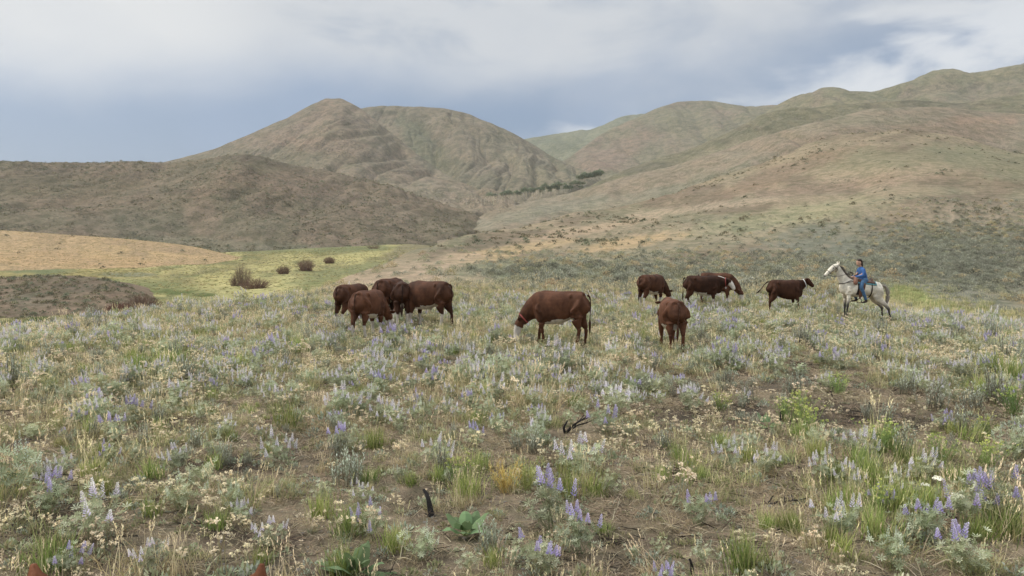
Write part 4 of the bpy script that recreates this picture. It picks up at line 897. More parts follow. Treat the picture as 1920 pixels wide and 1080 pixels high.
# -- willows of the meadow and the trees of the creek
def willow(px, py, name, src, wpx, hpx, seed, label, colr, n=240, upright=.5):
    h0 = hit(px, py, src); h1 = hit(px, py, 'brown_mound')
    if h1 is not None and (h0 is None or h1.y < h0.y): h0 = h1
    if h0 is None: print('MISS willow', px, py, src); return
    d = h0.y; W = wpx / FPX * d / 2; H = hpx / FPX * d
    e = empty(name, (h0.x, h0.y, h0.z - .05)); tag(e, label, 'bush'); tr = PB(seed); tw = PB(seed + 1)
    for i in range(n):
        a = tr.r.uniform(0, 6.283); k = math.sqrt(tr.r.random()); b = Vector((math.cos(a) * W * .55 * k, math.sin(a) * W * .4 * k, 0))
        top = Vector((math.cos(a) * W * k, math.sin(a) * W * .7 * k, H * math.sqrt(max(.05, 1 - (k * .93) ** 2)) * tr.r.uniform(.75, 1.02)))
        midp = b.lerp(top, .5) + Vector((tr.r.gauss(0, W * .05), tr.r.gauss(0, W * .05), H * .06)); c = np.array(colr) * tr.r.uniform(.75, 1.2)
        tr.tube([b, midp, top], [.03, .018, .006], c, 3)
        for j in range(7):
            q = midp.lerp(top, tr.r.random()); dd = (top - midp).normalized() + rdir(tr.r, 20, 90) * .8; tw.blade(q, dd, H * tr.r.uniform(.08, .2), .02, c * tw.r.uniform(.9, 1.35), .1)
    link('stems', tr.mesh('stems', [TWIG]), e); link('twigs', tw.mesh('twigs', [TWIG]), e)
BR = C(112, 90, 76)
willow(456, 536, 'willow_bush', 'meadow', 40, 44, 401, 'tallest bare branched willow bush in the pale meadow', C(122, 106, 88), 130)
willow(478, 541, 'willow_bush', 'meadow', 66, 22, 405, 'low brown bare bush spreading at the foot of the tallest willow', BR)
willow(440, 536, 'willow_bush', 'meadow', 24, 22, 403, 'small bare willow at the left foot of the tallest one', C(118, 100, 84), 90)
willow(532, 514, 'willow_bush', 'meadow', 30, 17, 407, 'small round brown bush just left of the biggest rounded one', BR)
willow(574, 508, 'willow_bush', 'meadow', 42, 24, 409, 'biggest rounded brown bush on the meadow behind the willow', BR)
willow(618, 494, 'willow_bush', 'meadow', 26, 14, 411, 'small dark brown bush right of the biggest rounded one', BR)
willow(700, 466, 'willow_bush', 'meadow', 30, 9, 413, 'farthest low brown bush in the valley by the pale track', BR, 120)
willow(268, 582, 'willow_bush', 'meadow', 78, 32, 415, 'brown bare thicket at the foot of the brown mound', BR)
willow(222, 592, 'willow_bush', 'meadow', 62, 28, 417, 'reddish brown low thicket nearest the grassy crest at left', C(110, 80, 66))
willow(318, 582, 'green_bush', 'meadow', 28, 16, 419, 'small dark green bush right of the brown thicket', C(96, 106, 66), 120)
willow(346, 580, 'green_bush', 'meadow', 24, 14, 421, 'small green bush right of the other green one below the meadow', C(108, 118, 70), 120)
for k_, (px_, py_, w_, h_, c_) in enumerate([(188, 597, 50, 20, C(108, 92, 72)), (140, 600, 60, 14, C(96, 108, 66)), (80, 606, 70, 16, C(92, 106, 62)), (20, 612, 60, 14, C(100, 108, 68))]):
    willow(px_, py_, ['willow_bush', 'green_bush'][k_ > 0], 'meadow', w_, h_, 460 + 2 * k_, ['low brown thicket at the left end of the reddish one', 'low green growth at the foot of the brown mound, next to the thickets', 'middle clump of green growth below the brown mound', 'green growth at the left picture edge below the mound'][k_], c_, 160)
def tree_me(seed, h, crown, leafy):
    pb = PB(seed); pb.tube([Vector((0, 0, 0)), Vector((pb.r.gauss(0, .2), 0, h * .5)), Vector((pb.r.gauss(0, .3), 0, h))], [.18, .12, .04], C(172, 162, 142), 4)
    for i in range(26): t = pb.r.uniform(.3, .95); d = rdir(pb.r, 15, 60); pb.tube([Vector((0, 0, h * t)), Vector((0, 0, h * t)) + d * h * .22], [.06, .02], C(186, 176, 156), 3)
    lf = PB(seed + 1)
    for i in range(leafy): d = rdir(lf.r, 0, 110); k = lf.r.uniform(.4, 1); lf.leaf(Vector((d.x * crown * k, d.y * crown * k, h * .55 + d.z * h * .45 * k)), rdir(lf.r, 0, 180), .9, .55, C(128, 134, 106) * lf.r.uniform(.6, 1.15), up=rdir(lf.r, 0, 90))
    return pb, lf
bare_t = []; 
for i in range(3):
    a_, b_ = tree_me(430 + i, 10, 2, 0); bare_t.append(a_.mesh('bare_tree'))
leaf_t = []
for i in range(3):
    a_, b_ = tree_me(440 + i, 6, 4.6, 420); leaf_t.append((a_.mesh('trunk'), b_.mesh('crown')))
rr2 = random.Random(9)
for i in range(46):
    t = i / 45; px = 874 + t * 140 + rr2.uniform(-3, 3); py = 390 - t * 22 + rr2.uniform(-2, 1)
    q = Vector(P(px, py, 640 + t * 60)); hh_ = hit(px, py + 1, 'valley_slope')
    if hh_: q = hh_
    o = link('bare_tree', bare_t[i % 3]); o.location = (q.x, q.y, q.z - .5); s = rr2.uniform(.35, .8); o.scale = (s * 1.4, s * 1.4, s); o.rotation_euler = (0, 0, rr2.uniform(0, 6))
    tag(o, 'pale bare trunked tree lining the creek below the mountain', 'tree', 'bare pale trees along the creek')
for i in range(84):
    if i < 58: u_ = (i / 57) ** .8; px = 925 + u_ * 165 + rr2.uniform(-7, 7); py = 372 - u_ * 27 + rr2.uniform(-2, 9 * u_)
    else: u_ = (i - 58) / 25; px = 1086 + u_ * 42 + rr2.uniform(-3, 3); py = 338 - u_ * 10 + rr2.uniform(-3, 4)
    q = hit(px, py, 'valley_slope') or Vector(P(px, py, 800))
    e = empty('creek_tree', (q.x, q.y, q.z - .5), rr2.uniform(0, 6), rr2.uniform(.35, 1.15)); tag(e, 'dark green tree in the line of trees along the canyon creek', 'tree', 'dark green trees along the creek')
    tr_, lf_ = leaf_t[i % 3]; link('trunk', tr_, e); link('crown', lf_, e)
# ------------------------------------------------------------------ animals and rider
COAT = coat_mat('hide', .22, .0, .7, 6); HAIR = coat_mat('tail_hair', .3, .1, .7, 30)
DARKH = plain_mat('horn_and_eye', (0.012, 0.010, 0.009), 0.25, 0.2); LEATHER = plain_mat('saddle_leather', (0.10, 0.045, 0.022), 0.5, 0.3, 25)
DLEATHER = plain_mat('dark_leather', (0.030, 0.018, 0.013), 0.5, 0.3, 25); RED = plain_mat('red_strap', (0.30, 0.06, 0.05), 0.6, 0.15)
WHITE = plain_mat('white_plastic', (0.75, 0.74, 0.70), 0.5, 0.08); SHIRT = plain_mat('blue_shirt_cloth', (0.045, 0.115, 0.29), 0.9, 0.2, 8, 0.5)
DENIM = plain_mat('denim', (0.065, 0.13, 0.22), 0.95, 0.3, 14, 0.5); SKIN = plain_mat('skin', (0.50, 0.29, 0.20), 0.6, 0.08); BHAIR = plain_mat('dark_brown_hair', (0.035, 0.020, 0.013), 0.6, 0.3, 40, .6)
PAD = plain_mat('woven_pad', (0.13, 0.28, 0.30), 0.95, 0.5, 30, 0.5)
V3 = lambda *a: Vector(a)
def cr(pts, n=5):
    """Catmull-Rom through rows (x, y, z, rw, rh)"""
    A = np.array(pts, float); A = np.vstack([2 * A[0] - A[1], A, 2 * A[-1] - A[-2]]); out = []
    for i in range(1, len(A) - 2):
        for k in range(n):
            t = k / n; p0, p1, p2, p3 = A[i-1], A[i], A[i+1], A[i+2]
            out.append(.5 * ((2*p1) + (-p0+p2)*t + (2*p0-5*p1+4*p2-p3)*t*t + (-p0+3*p1-3*p2+p3)*t**3))
    out.append(A[-2]); o = np.array(out); o[:, 3:] = np.maximum(o[:, 3:], .004); return o
class Body:
    def __init__(s): s.V = []; s.F = []; s.S = []
    def limb(s, rows, tag_, n=5, k=14, up=(0, 0, 1), sq=1.0):
        """rows: x,y,z, half width (sideways), half height"""
        A = cr(rows, n); m = len(A); b = len(s.V); up = Vector(up)
        for i in range(m):
            p = Vector(A[i, :3]); d = Vector(A[min(i+1, m-1), :3]) - Vector(A[max(i-1, 0), :3]); d.normalize()
            side = up.cross(d)
            if side.length < .15: side = Vector((0, 1, 0)) if abs(d.y) < .9 else Vector((1, 0, 0)); side = (side - d * side.dot(d))
            side.normalize(); u2 = d.cross(side)
            for j in range(k):
                a = 2 * math.pi * j / k; ca, sa = math.cos(a), math.sin(a); s.V.append(tuple(p + side * math.copysign(abs(ca) ** sq, ca) * A[i, 3] + u2 * math.copysign(abs(sa) ** sq, sa) * A[i, 4]))
            s.S.append((p.x, p.y, p.z, tag_, i / (m - 1), (A[i, 3] + A[i, 4]) / 2))
        for i in range(m - 1):
            for j in range(k): s.F.append((b + i*k + j, b + i*k + (j+1) % k, b + (i+1)*k + (j+1) % k, b + (i+1)*k + j))
        for i, rev, off in ((0, 1, -1), (m - 1, 0, 1)):
            r0 = [b + i*k + j for j in range(k)]; p = Vector(A[i, :3]); q = Vector(A[1 if i == 0 else m-2, :3]); d = (p - q).normalized()
            c = len(s.V); s.V.append(tuple(p + d * min(A[i, 3], A[i, 4]) * .6))
            for j in range(k):
                f = (r0[j], r0[(j+1) % k], c); s.F.append(f[::-1] if rev else f)
    def build(s, name, mat, colf, parent, vox=.02, smooth=6, scale_uv=None):
        me = bpy.data.meshes.new('tmp'); me.from_pydata(s.V, [], s.F); me.update()
        o = bpy.data.objects.new('tmp', me); COL.objects.link(o)
        r_ = o.modifiers.new('r', 'REMESH'); r_.mode = 'VOXEL'; r_.voxel_size = vox; r_.use_smooth_shade = True
        if smooth: q = o.modifiers.new('s', 'SMOOTH'); q.factor = .5; q.iterations = smooth
        dg = bpy.context.evaluated_depsgraph_get(); ev = o.evaluated_get(dg); out = bpy.data.meshes.new_from_object(ev); out.name = name
        bpy.data.objects.remove(o, do_unlink=True); bpy.data.meshes.remove(me)
        n = len(out.vertices); co = np.empty(n * 3); out.vertices.foreach_get('co', co); co = co.reshape(-1, 3)
        nn = np.empty(n * 3); out.vertices.foreach_get('normal', nn); nn = nn.reshape(-1, 3)
        S = s.S; SP = np.array([q[:3] for q in S]); SR = np.array([q[5] for q in S]); names = np.array([q[3] for q in S]); tt = np.array([q[4] for q in S])
        d = np.sqrt(((co[:, None, :] - SP[None]) ** 2).sum(-1)) / (SR[None] + .02); w = d.argmin(1)
        if colf is not None:
            col = colf(co, nn, names[w], tt[w]); at = out.color_attributes.new('Col', 'FLOAT_COLOR', 'POINT'); cc = np.ones((n, 4), np.float32); cc[:, :3] = col; at.data.foreach_set('color', cc.ravel())
        out.materials.clear(); out.materials.append(mat); out.polygons.foreach_set('use_smooth', np.ones(len(out.polygons), bool)); out.update()
        return link(name, out, parent)
def solid_limb(name, rows, mat, parent, n=4, k=8, up=(0, 0, 1), col=None):
    b = Body(); b.limb(rows, name, n, k, up); me = mesh_np(name, np.array(b.V), b.F, mat, np.tile(col, (len(b.V), 1)) if col is not None else None); return link(name, me, parent)
def ball_obj(name, c, r_, mat, parent, sc_=(1, 1, 1), seg=10):
    import bmesh
    bm = bmesh.new(); bmesh.ops.create_uvsphere(bm, u_segments=seg, v_segments=max(6, seg // 2 + 1), radius=r_)
    me = bpy.data.meshes.new(name); bm.to_mesh(me); bm.free(); me.materials.append(mat); me.polygons.foreach_set('use_smooth', np.ones(len(me.polygons), bool))
    o = link(name, me, parent); o.location = c; o.scale = sc_; return o
BROWNH = np.array([.090, .038, .020]); WH = np.array([.62, .56, .48])

def cattle(px, py, yaw, s, label, head='graze', turn=0.0, coat=1.0, face='white', crest=True, socks=('hl', 'hr', 'fl', 'fr'), belly=True, collar=None, stance=(0, 0, 0, 0), tailp='hang', bulk=1.0, bull=True, grp='hereford cattle grazing on the slope', Yd=None):
    g0 = put(px, py, .03) if Yd is None else Vector((P(px, py, Yd)[0], Yd, gz(P(px, py, Yd)[0], Yd) - .03))
    e = empty('cow', g0, R(yaw), s); e.scale = (s * .80, s * .96, s); tag(e, label, 'cow', grp)
    B = Body(); bk = bulk
    B.limb([(-.93, 0, 1.10, .09, .14), (-.88, 0, 1.07, .21, .25), (-.72, 0, 1.03, .26*bk, .29), (-.46, 0, 1.0, .25*bk, .315), (-.15, 0, .945, .30*bk, .375), (.18, 0, .915, .31*bk, .405), (.45, 0, .925, .26*bk, .40), (.66, 0, .93, .22, .37), (.80, 0, .90, .14, .27)], 'trunk', 5, 24, sq=.82)
    for sg in (-1, 1): B.limb([(-.44, .10*sg, 1.26, .06, .04), (-.46, .19*sg, 1.245, .055, .045), (-.46, .235*sg, 1.20, .03, .03)], 'trunk', 3, 8); B.limb([(.36, .15*sg, 1.22, .03, .05), (.44, .19*sg, 1.05, .045, .09), (.56, .20*sg, .86, .05, .10)], 'trunk', 3, 8, up=(1, 0, 0))
    B.limb([(-.84, 0, 1.255, .04, .04), (-.7, 0, 1.285, .09, .055), (-.4, 0, 1.28, .10, .065), (0, 0, 1.27, .08, .06), (.42, 0, 1.28, .07, .07), (.58, 0, 1.24, .06, .06)], 'trunk', 4, 10)
    if head == 'graze':
        nk = [(.46, 0, 1.03, .19, .31), (.74, turn*.15, .94, .165, .28), (.97, turn*.5, .77, .135, .215), (1.13, turn, .58, .11, .155)]
        hd = [(1.11, turn, .62, .09, .10), (1.20, turn*1.1, .50, .125, .14), (1.25, turn*1.2, .36, .110, .12), (1.275, turn*1.3, .23, .090, .098), (1.28, turn*1.35, .13, .088, .08), (1.28, turn*1.35, .09, .065, .055)]
    elif head == 'level':
        nk = [(.48, 0, 1.06, .19, .29), (.78, turn*.15, 1.07, .16, .26), (1.0, turn*.55, 1.07, .14, .20), (1.14, turn*.9, 1.08, .12, .15)]
        hd = [(1.12, turn*.9, 1.15, .09, .09), (1.23, turn*1.05, 1.10, .125, .135), (1.34, turn*1.3, 1.0, .11, .12), (1.43, turn*1.5, .89, .088, .098), (1.49, turn*1.6, .81, .085, .08), (1.51, turn*1.65, .78, .06, .05)]
    else:
        nk = [(.48, 0, 1.05, .19, .28), (.74, turn*.15, 1.10, .155, .25), (.92, turn*.5, 1.17, .13, .19), (1.03, turn*.8, 1.23, .11, .15)]
        hd = [(1.01, turn*.8, 1.30, .09, .09), (1.13, turn, 1.29, .12, .135), (1.25, turn*1.2, 1.21, .105, .118), (1.35, turn*1.4, 1.13, .085, .095), (1.42, turn*1.5, 1.08, .08, .078), (1.445, turn*1.52, 1.06, .06, .055)]
    B.limb(nk, 'neck', 5, 16)
    B.limb([(.60, 0, .74, .05, .09), (.80, turn*.2, .70, .04, .09), (nk[2][0]-.05, nk[2][1], nk[2][2]-.16, .03, .05)], 'neck', 4, 8)      # dewlap
    B.limb(hd, 'head', 5, 14)
    ha, hb = Vector(hd[1][:3]), Vector(hd[3][:3]); ax = (hb - ha).normalized(); sd = Vector((-ax.y, ax.x, 0)) if abs(ax.z) < .9 else Vector((-turn * .3, 1, 0)); sd = Vector((0, 1, 0)) - ax * ax.y; sd.normalize(); top = sd.cross(ax)
    if top.dot(Vector((.6, 0, 1))) < 0: top = -top
    pol = Vector(hd[0][:3]) + top * .03
    for sg in (-1, 1):
        q = pol + sd * .08 * sg; e2 = q + sd * .22 * sg - ax * .02 + Vector((0, 0, .05 if head == 'up' else -.02))
        B.limb([(*q, .03, .022), (*(q.lerp(e2, .4)), .06, .026), (*(q.lerp(e2, .75)), .055, .022), (*e2, .016, .014)], 'ear', 4, 8, up=tuple(top))
    a, b_, c_, d_ = stance
    for nm, sy, st in (('fl', 1, a), ('fr', -1, b_)):
        B.limb([(.50, .09*sy, 1.10, .04, .08), (.51, .125*sy, .96, .10, .16), (.53, .16*sy, .80, .105, .165), (.51 + st*.3, .17*sy, .60, .088, .11), (.53 + st*.6, .16*sy, .40, .062, .068), (.53 + st*.85, .155*sy, .30, .048, .050), (.53 + st, .15*sy, .13, .046, .050), (.555 + st, .155*sy, .06, .050, .056), (.57 + st, .155*sy, .0, .054, .062)], nm, 4, 12)
    for nm, sy, st in (('hl', 1, c_), ('hr', -1, d_)):
        B.limb([(-.60, .06*sy, 1.20, .05, .10), (-.65, .11*sy, 1.06, .13, .22), (-.66, .145*sy, .88, .135, .245), (-.66 + st*.2, .17*sy, .70, .115, .19), (-.73 + st*.5, .165*sy, .54, .075, .115), (-.79 + st*.7, .16*sy, .43, .056, .072), (-.78 + st*.85, .155*sy, .28, .046, .052), (-.76 + st, .155*sy, .13, .046, .052), (-.715 + st, .16*sy, .06, .050, .058), (-.70 + st, .16*sy, .0, .054, .064)], nm, 4, 12)
    if bull: B.limb([(.02, 0, .62, .06, .06), (-.10, 0, .56, .05, .06), (-.16, 0, .52, .03, .035)], 'belly', 3, 8); B.limb([(-.50, 0, .74, .08, .08), (-.52, 0, .62, .07, .06), (-.52, 0, .55, .05, .04)], 'belly', 3, 8)
    base = BROWNH * coat
    def colf(co, nn, nm, t):
        n = len(co); f = fbm(co[:, 0] * 6 + px, co[:, 2] * 6 + co[:, 1] * 5, 4, int(px)); c = np.tile(base, (n, 1)) * (.78 + .5 * f)[:, None]
        def wht(m_, k=1.0): c[m_] = c[m_] * (1 - k) + WH * (.85 + .25 * f[m_])[:, None] * k
        if face == 'white': wht((nm == 'head') & (t > .22 + .12 * f)); 
        if face == 'white':
            mk = (nm == 'ear'); c[mk] = base * .8
        if crest: wht((nm == 'neck') & (t > .25) & (t < .9) & (nn[:, 2] > .80) & (np.abs(co[:, 1] - np.interp(co[:, 0], [.5, .76, .98, 1.13], [0, turn*.15, turn*.5, turn])) < .055))
        if belly: wht((nm == 'belly') | ((nm == 'trunk') & (nn[:, 2] < -.72) & (co[:, 2] < .66 + .16 * f) & (co[:, 0] < .5) & (co[:, 0] > -.5)) | ((nm == 'trunk') & (co[:, 2] < .60 + .10 * f) & (co[:, 0] < .12) & (co[:, 0] > -.55)))
        for sk in socks: wht((nm == sk) & (co[:, 2] < .32 + .16 * f))
        hoof = co[:, 2] < .055; c[hoof & np.isin(nm, ['fl', 'fr', 'hl', 'hr'])] = (.05, .04, .03)
        hm = (nm == 'head') & (t > .93); c[hm] = (.30, .20, .16) if face == 'white' else (.03, .015, .012)
        # random darker curls over the brown coat, also body shading put into the colour
        c = c * (1 - .35 * ss(fbm(co[:, 0] * 2.5 + py, co[:, 2] * 2.5, 3, 5), .5, .7))[:, None] ** (c[:, :1] < .3)
        return c
    B.build('body', COAT, colf, e, vox=.021 if py < 625 else .018, smooth=5)
    for sg in (-1, 1):
        q = ha.lerp(hb, .38) + sd * .088 * sg + top * .035; ball_obj('eye', q, .020, DARKH, e)
    if tailp == 'hang': tp = [(-.93, 0, 1.25, .03, .035), (-1.0, .0, 1.18, .024, .024), (-1.02, .01, .95, .018, .018), (-1.01, .02, .70, .015, .015), (-1.01, .02, .58, .035, .035), (-1.01, .03, .42, .030, .03), (-1.0, .03, .30, .006, .006)]
    else: tp = [(-.93, 0, 1.26, .03, .035), (-1.03, .0, 1.22, .024, .024), (-1.16, .05, 1.08, .018, .018), (-1.26, .08, .95, .018, .018), (-1.36, .1, .86, .032, .032), (-1.44, .12, .80, .022, .022), (-1.50, .13, .77, .005, .005)]
    solid_limb('tail', tp, HAIR, e, 5, 8, col=base * .55)
    if collar:
        q = Vector(nk[2][:3]).lerp(Vector(nk[3][:3]), .62); dd = (Vector(nk[3][:3]) - Vector(nk[2][:3])).normalized(); u = Vector((0, 1, 0)); u = (u - dd * u.dot(dd)).normalized(); w = dd.cross(u); ring = []
        for i in range(25):
            an = 2 * math.pi * i / 24; ring.append(q + u * math.cos(an) * .138 + w * math.sin(an) * .19)
        pb = PB(3)
        for i in range(24):
            for o1, o2 in ((-.016, .016),): pb.poly([ring[i] + dd * o1, ring[i+1] + dd * o1, ring[i+1] + dd * o2, ring[i] + dd * o2], (1, 1, 1))
        cm = pb.mesh('collar', [RED if collar == 'red' else WHITE]); co_ = link('collar', cm, e); so = co_.modifiers.new('t', 'SOLIDIFY'); so.thickness = .012
        lowp = q + w * .2 * (1 if w.z < 0 else -1); ball_obj('tag', lowp + Vector((0, 0, -.03)), .042, WHITE, co_, (1, 1, 1.0), 12); ball_obj('tag_button', lowp + Vector((0, -.03, -.03)), .020, DARKH, co_)
        side_ = u * (.13 if u.y * math.cos(R(yaw)) < 0 else -.13)
    return e
# left cluster
cattle(662, 606, 62, .93, 'brown bull at the left end of the herd, half hidden behind the white legged calf', 'graze', .1, 1.05, crest=False, socks=('hl', 'hr'), stance=(.1, -.1, .05, -.1), bulk=.95)
cattle(693, 629, 72, .94, 'reddish brown calf with white hind shanks and a white neck stripe', 'graze', -.1, 1.18, stance=(.05, -.1, -.08, .1), bulk=.92)
cattle(733, 600, 70, 1.02, 'dark brown bull whose rump shows at the back of the left cluster', 'graze', .2, .95, crest=False, Yd=23.4)
cattle(754, 611, 100, .98, 'darkest bull in the middle of the left cluster, seen end on', 'graze', .25, .55, crest=False, Yd=22.4)
cattle(803, 612, 152, 1.03, 'broad brown bull with white pouch under its belly, rightmost of the left cluster', 'graze', .15, .95, socks=('fl', 'fr', 'hl'), stance=(.15, -.05, .1, -.12), bulk=1.06)
# middle
cattle(1046, 645, 160, .97, 'brown bull grazing alone in the middle with white face down and red collar', 'graze', .12, 1.12, crest=False, socks=(), collar='red', stance=(-.12, .14, .10, -.06), bulk=1.05)
cattle(1258, 652, 91, .89, 'reddish brown bull seen straight from behind in front of the other cattle', 'level', -.05, 1.35, crest=False, socks=(), stance=(.1, 0, .06, -.06), bulk=.98)
# right
cattle(1222, 575, 42, 1.0, 'dark brown bull grazing behind the one seen from behind, white pouch under belly', 'graze', -.1, .85, crest=False, socks=('hl', 'hr', 'fr'), stance=(.1, -.1, .1, -.1))
cattle(1318, 577, -3, .97, 'very dark bull with red collar and white neck in front of the white faced one', 'level', -.12, .58, socks=('hr', 'fr'), collar='red', stance=(.05, -.1, .1, -.15), bulk=.96)
cattle(1344, 573, -22, 1.0, 'brown bull with lowered white face behind the dark collared one', 'graze', -.05, 1.0, crest=False, socks=('fl',), Yd=31.0)
cattle(1472, 583, 3, .90, 'dark brown calf with raised head facing the grey horse', 'up', -.05, .62, face='dark', crest=False, belly=False, socks=(), collar='white', stance=(-.05, .1, .05, -.14), tailp='swish', bull=False, bulk=.88)

def horse(loc, rz, s, label, cat='horse', grey=True, neck=None, head=None, legs=None, tailrows=None, tilt=0.0):
    e = empty('horse', loc, rz, s); e.rotation_euler = (0, -tilt, rz); tag(e, label, cat); B = Body()
    B.limb([(-.80, 0, 1.22, .06, .10), (-.74, 0, 1.20, .16, .20), (-.58, 0, 1.18, .25, .27), (-.32, 0, 1.16, .26, .27), (0, 0, 1.13, .27, .30), (.30, 0, 1.12, .255, .32), (.52, 0, 1.13, .21, .32), (.70, 0, 1.13, .15, .24), (.78, 0, 1.13, .08, .14)], 'trunk', 5, 20)
    B.limb([(-.66, 0, 1.38, .09, .06), (-.3, 0, 1.38, .08, .05), (.05, 0, 1.36, .07, .05), (.34, 0, 1.45, .045, .06), (.5, 0, 1.44, .04, .05)], 'trunk', 4, 10)
    B.limb(neck, 'neck', 5, 16); B.limb(head, 'head', 5, 14)
    ha, hb = Vector(head[1][:3]), Vector(head[3][:3]); ax = (hb - ha).normalized(); sd = Vector((0, 1, 0)); top = sd.cross(ax)
    if top.z < 0: top = -top
    pol = Vector(head[0][:3])
    for sg in (-1, 1):
        q = pol + sd * .055 * sg + Vector((-.01, 0, .05)); t_ = q + Vector((.035, .03 * sg, .15))
        B.limb([(*q, .03, .03), (*q.lerp(t_, .4), .036, .028), (*q.lerp(t_, .75), .022, .016), (*t_, .004, .004)], 'ear', 4, 8, up=(1, 0, 0))
    for nm in ('fl', 'fr', 'hl', 'hr'): B.limb(legs[nm], nm, 4, 12)
    def colf(co, nn, nm, t):
        n = len(co); f = fbm(co[:, 0] * 3.5, co[:, 2] * 3.5 + co[:, 1] * 3, 3, 77)
        if grey:
            c = np.tile(np.array([.80, .72, .58]), (n, 1)) * (.75 + .5 * f)[:, None]
            k = ss(co[:, 2], .82, .45) * np.isin(nm, ['fl', 'fr', 'hl', 'hr']); c = c * (1 - k[:, None]) + np.array([.055, .050, .048]) * k[:, None]
            k = ((nm == 'head') * ss(t, .62, .95))[:, None]; c = c * (1 - k) + np.array([.10, .095, .09]) * k
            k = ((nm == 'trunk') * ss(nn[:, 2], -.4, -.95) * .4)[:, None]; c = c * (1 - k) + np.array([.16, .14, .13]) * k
            hp = ((nm == 'hl') | (nm == 'hr') | (nm == 'trunk')) * ss(co[:, 0], -.2, -.6) * ss(f, .5, .62) * .25; c = c * (1 - hp[:, None]) + np.array([.30, .22, .17]) * hp[:, None]
        else:
            c = np.tile(np.array([.16, .060, .028]), (n, 1)) * (.75 + .5 * f)[:, None]
            k = (ss(co[:, 2], .7, .45) * np.isin(nm, ['fl', 'fr', 'hl', 'hr']))[:, None]; c = c * (1 - k) + np.array([.02, .015, .012]) * k
        return c
    B.build('body', COAT, colf, e, vox=.018 if grey else .012, smooth=4)
    for sg in (-1, 1):
        q = ha.lerp(hb, .35) + sd * .083 * sg + top * .03; ball_obj('eye', q, .024, DARKH, e)
    mc = np.array([.26, .225, .18]) if grey else np.array([.015, .012, .010])
    # mane: locks along the crest
    pb = PB(500)
    A = cr(neck, 12)
    for i in range(len(A)):
        for k in range(5):
            p = Vector(A[i, :3]); d = Vector(A[min(i + 1, len(A) - 1), :3]) - Vector(A[max(i - 1, 0), :3]); d.normalize(); up = Vector((-d.z, 0, d.x)); up = up if up.z > 0 else -up
            q = p + up * A[i, 4] * .95 + Vector((pb.r.gauss(0, .01), pb.r.gauss(0, .01), 0)); pb.blade(q, up * .8 + Vector((-.1, .5 + pb.r.gauss(0, .3), .1)), .13, .022, mc * pb.r.uniform(.7, 1.5), 1.2)
    link('mane', pb.mesh('mane', [HAIR]), e)
    solid_limb('tail', tailrows, HAIR, e, 6, 10, col=mc)
    return e
# rider's horse, braced with hind legs stretched back on the falling ground. local +X = facing direction
HNECK = [(.42, 0, 1.20, .13, .24), (.62, 0, 1.32, .115, .21), (.78, 0, 1.50, .095, .165), (.90, 0, 1.68, .082, .125), (.99, 0, 1.80, .075, .10)]
HHEAD = [(.96, 0, 1.85, .065, .075), (1.05, 0, 1.82, .085, .105), (1.17, 0, 1.72, .078, .10), (1.28, 0, 1.59, .062, .078), (1.36, 0, 1.49, .055, .062), (1.40, 0, 1.45, .052, .052), (1.415, 0, 1.43, .04, .04)]
def fleg(sy, dx=0.0, dz=0.0): return [(.48, .12*sy, 1.12, .09, .17), (.50, .155*sy, .92, .085, .13), (.46 + dx*.3, .155*sy, .74, .062, .075), (.45 + dx*.6, .15*sy, .52, .045, .05), (.44 + dx*.7, .15*sy, .46, .043, .048), (.43 + dx*.85, .15*sy, .30 + dz*.6, .030, .034), (.42 + dx, .15*sy, .13 + dz, .034, .038), (.45 + dx, .15*sy, .07 + dz, .040, .046), (.47 + dx, .15*sy, .0 + dz, .052, .060)]
def hleg(sy, dx=0.0, dz=0.0): return [(-.56, .11*sy, 1.22, .12, .22), (-.58, .15*sy, 1.02, .12, .21), (-.60 + dx*.15, .16*sy, .84, .09, .15), (-.74 + dx*.5, .155*sy, .66, .055, .08), (-.84 + dx*.7, .15*sy, .52, .044, .058), (-.84 + dx*.85, .15*sy, .34 + dz*.6, .032, .036), (-.86 + dx, .15*sy, .14 + dz, .035, .040), (-.84 + dx, .15*sy, .07 + dz, .042, .048), (-.82 + dx, .15*sy, .0 + dz, .052, .062)]
HTAIL = [(-.78, 0, 1.34, .04, .04), (-.90, 0, 1.30, .05, .05), (-1.01, 0, 1.14, .06, .07), (-1.05, 0, .92, .055, .075), (-1.03, 0, .72, .03, .045), (-1.03, 0, .55, .006, .01)]
HX, HY = P(1606, 596, 24.7)[0], 24.7; HS = .92; HRZ = R(183); HT = R(6.5); hz = gz(HX - .42 * HS, HY)
HL = (HX, HY, hz - .42 * HS * math.sin(HT) + .02)
def footz(x):
    g = gz(HX - x * HS, HY) - HL[2]; return (g / HS - x * math.sin(HT)) / math.cos(HT) + .02
hl = {'fl': fleg(1, .05, footz(.50)), 'fr': fleg(-1, -.02, footz(.43)), 'hl': hleg(1, -.30, footz(-1.10)), 'hr': hleg(-1, -.18, footz(-.98))}
hors = horse(HL, HRZ, HS, 'pale grey horse with dark legs standing braced under the rider', grey=True, tilt=HT, neck=HNECK, head=HHEAD, legs=hl, tailrows=HTAIL)
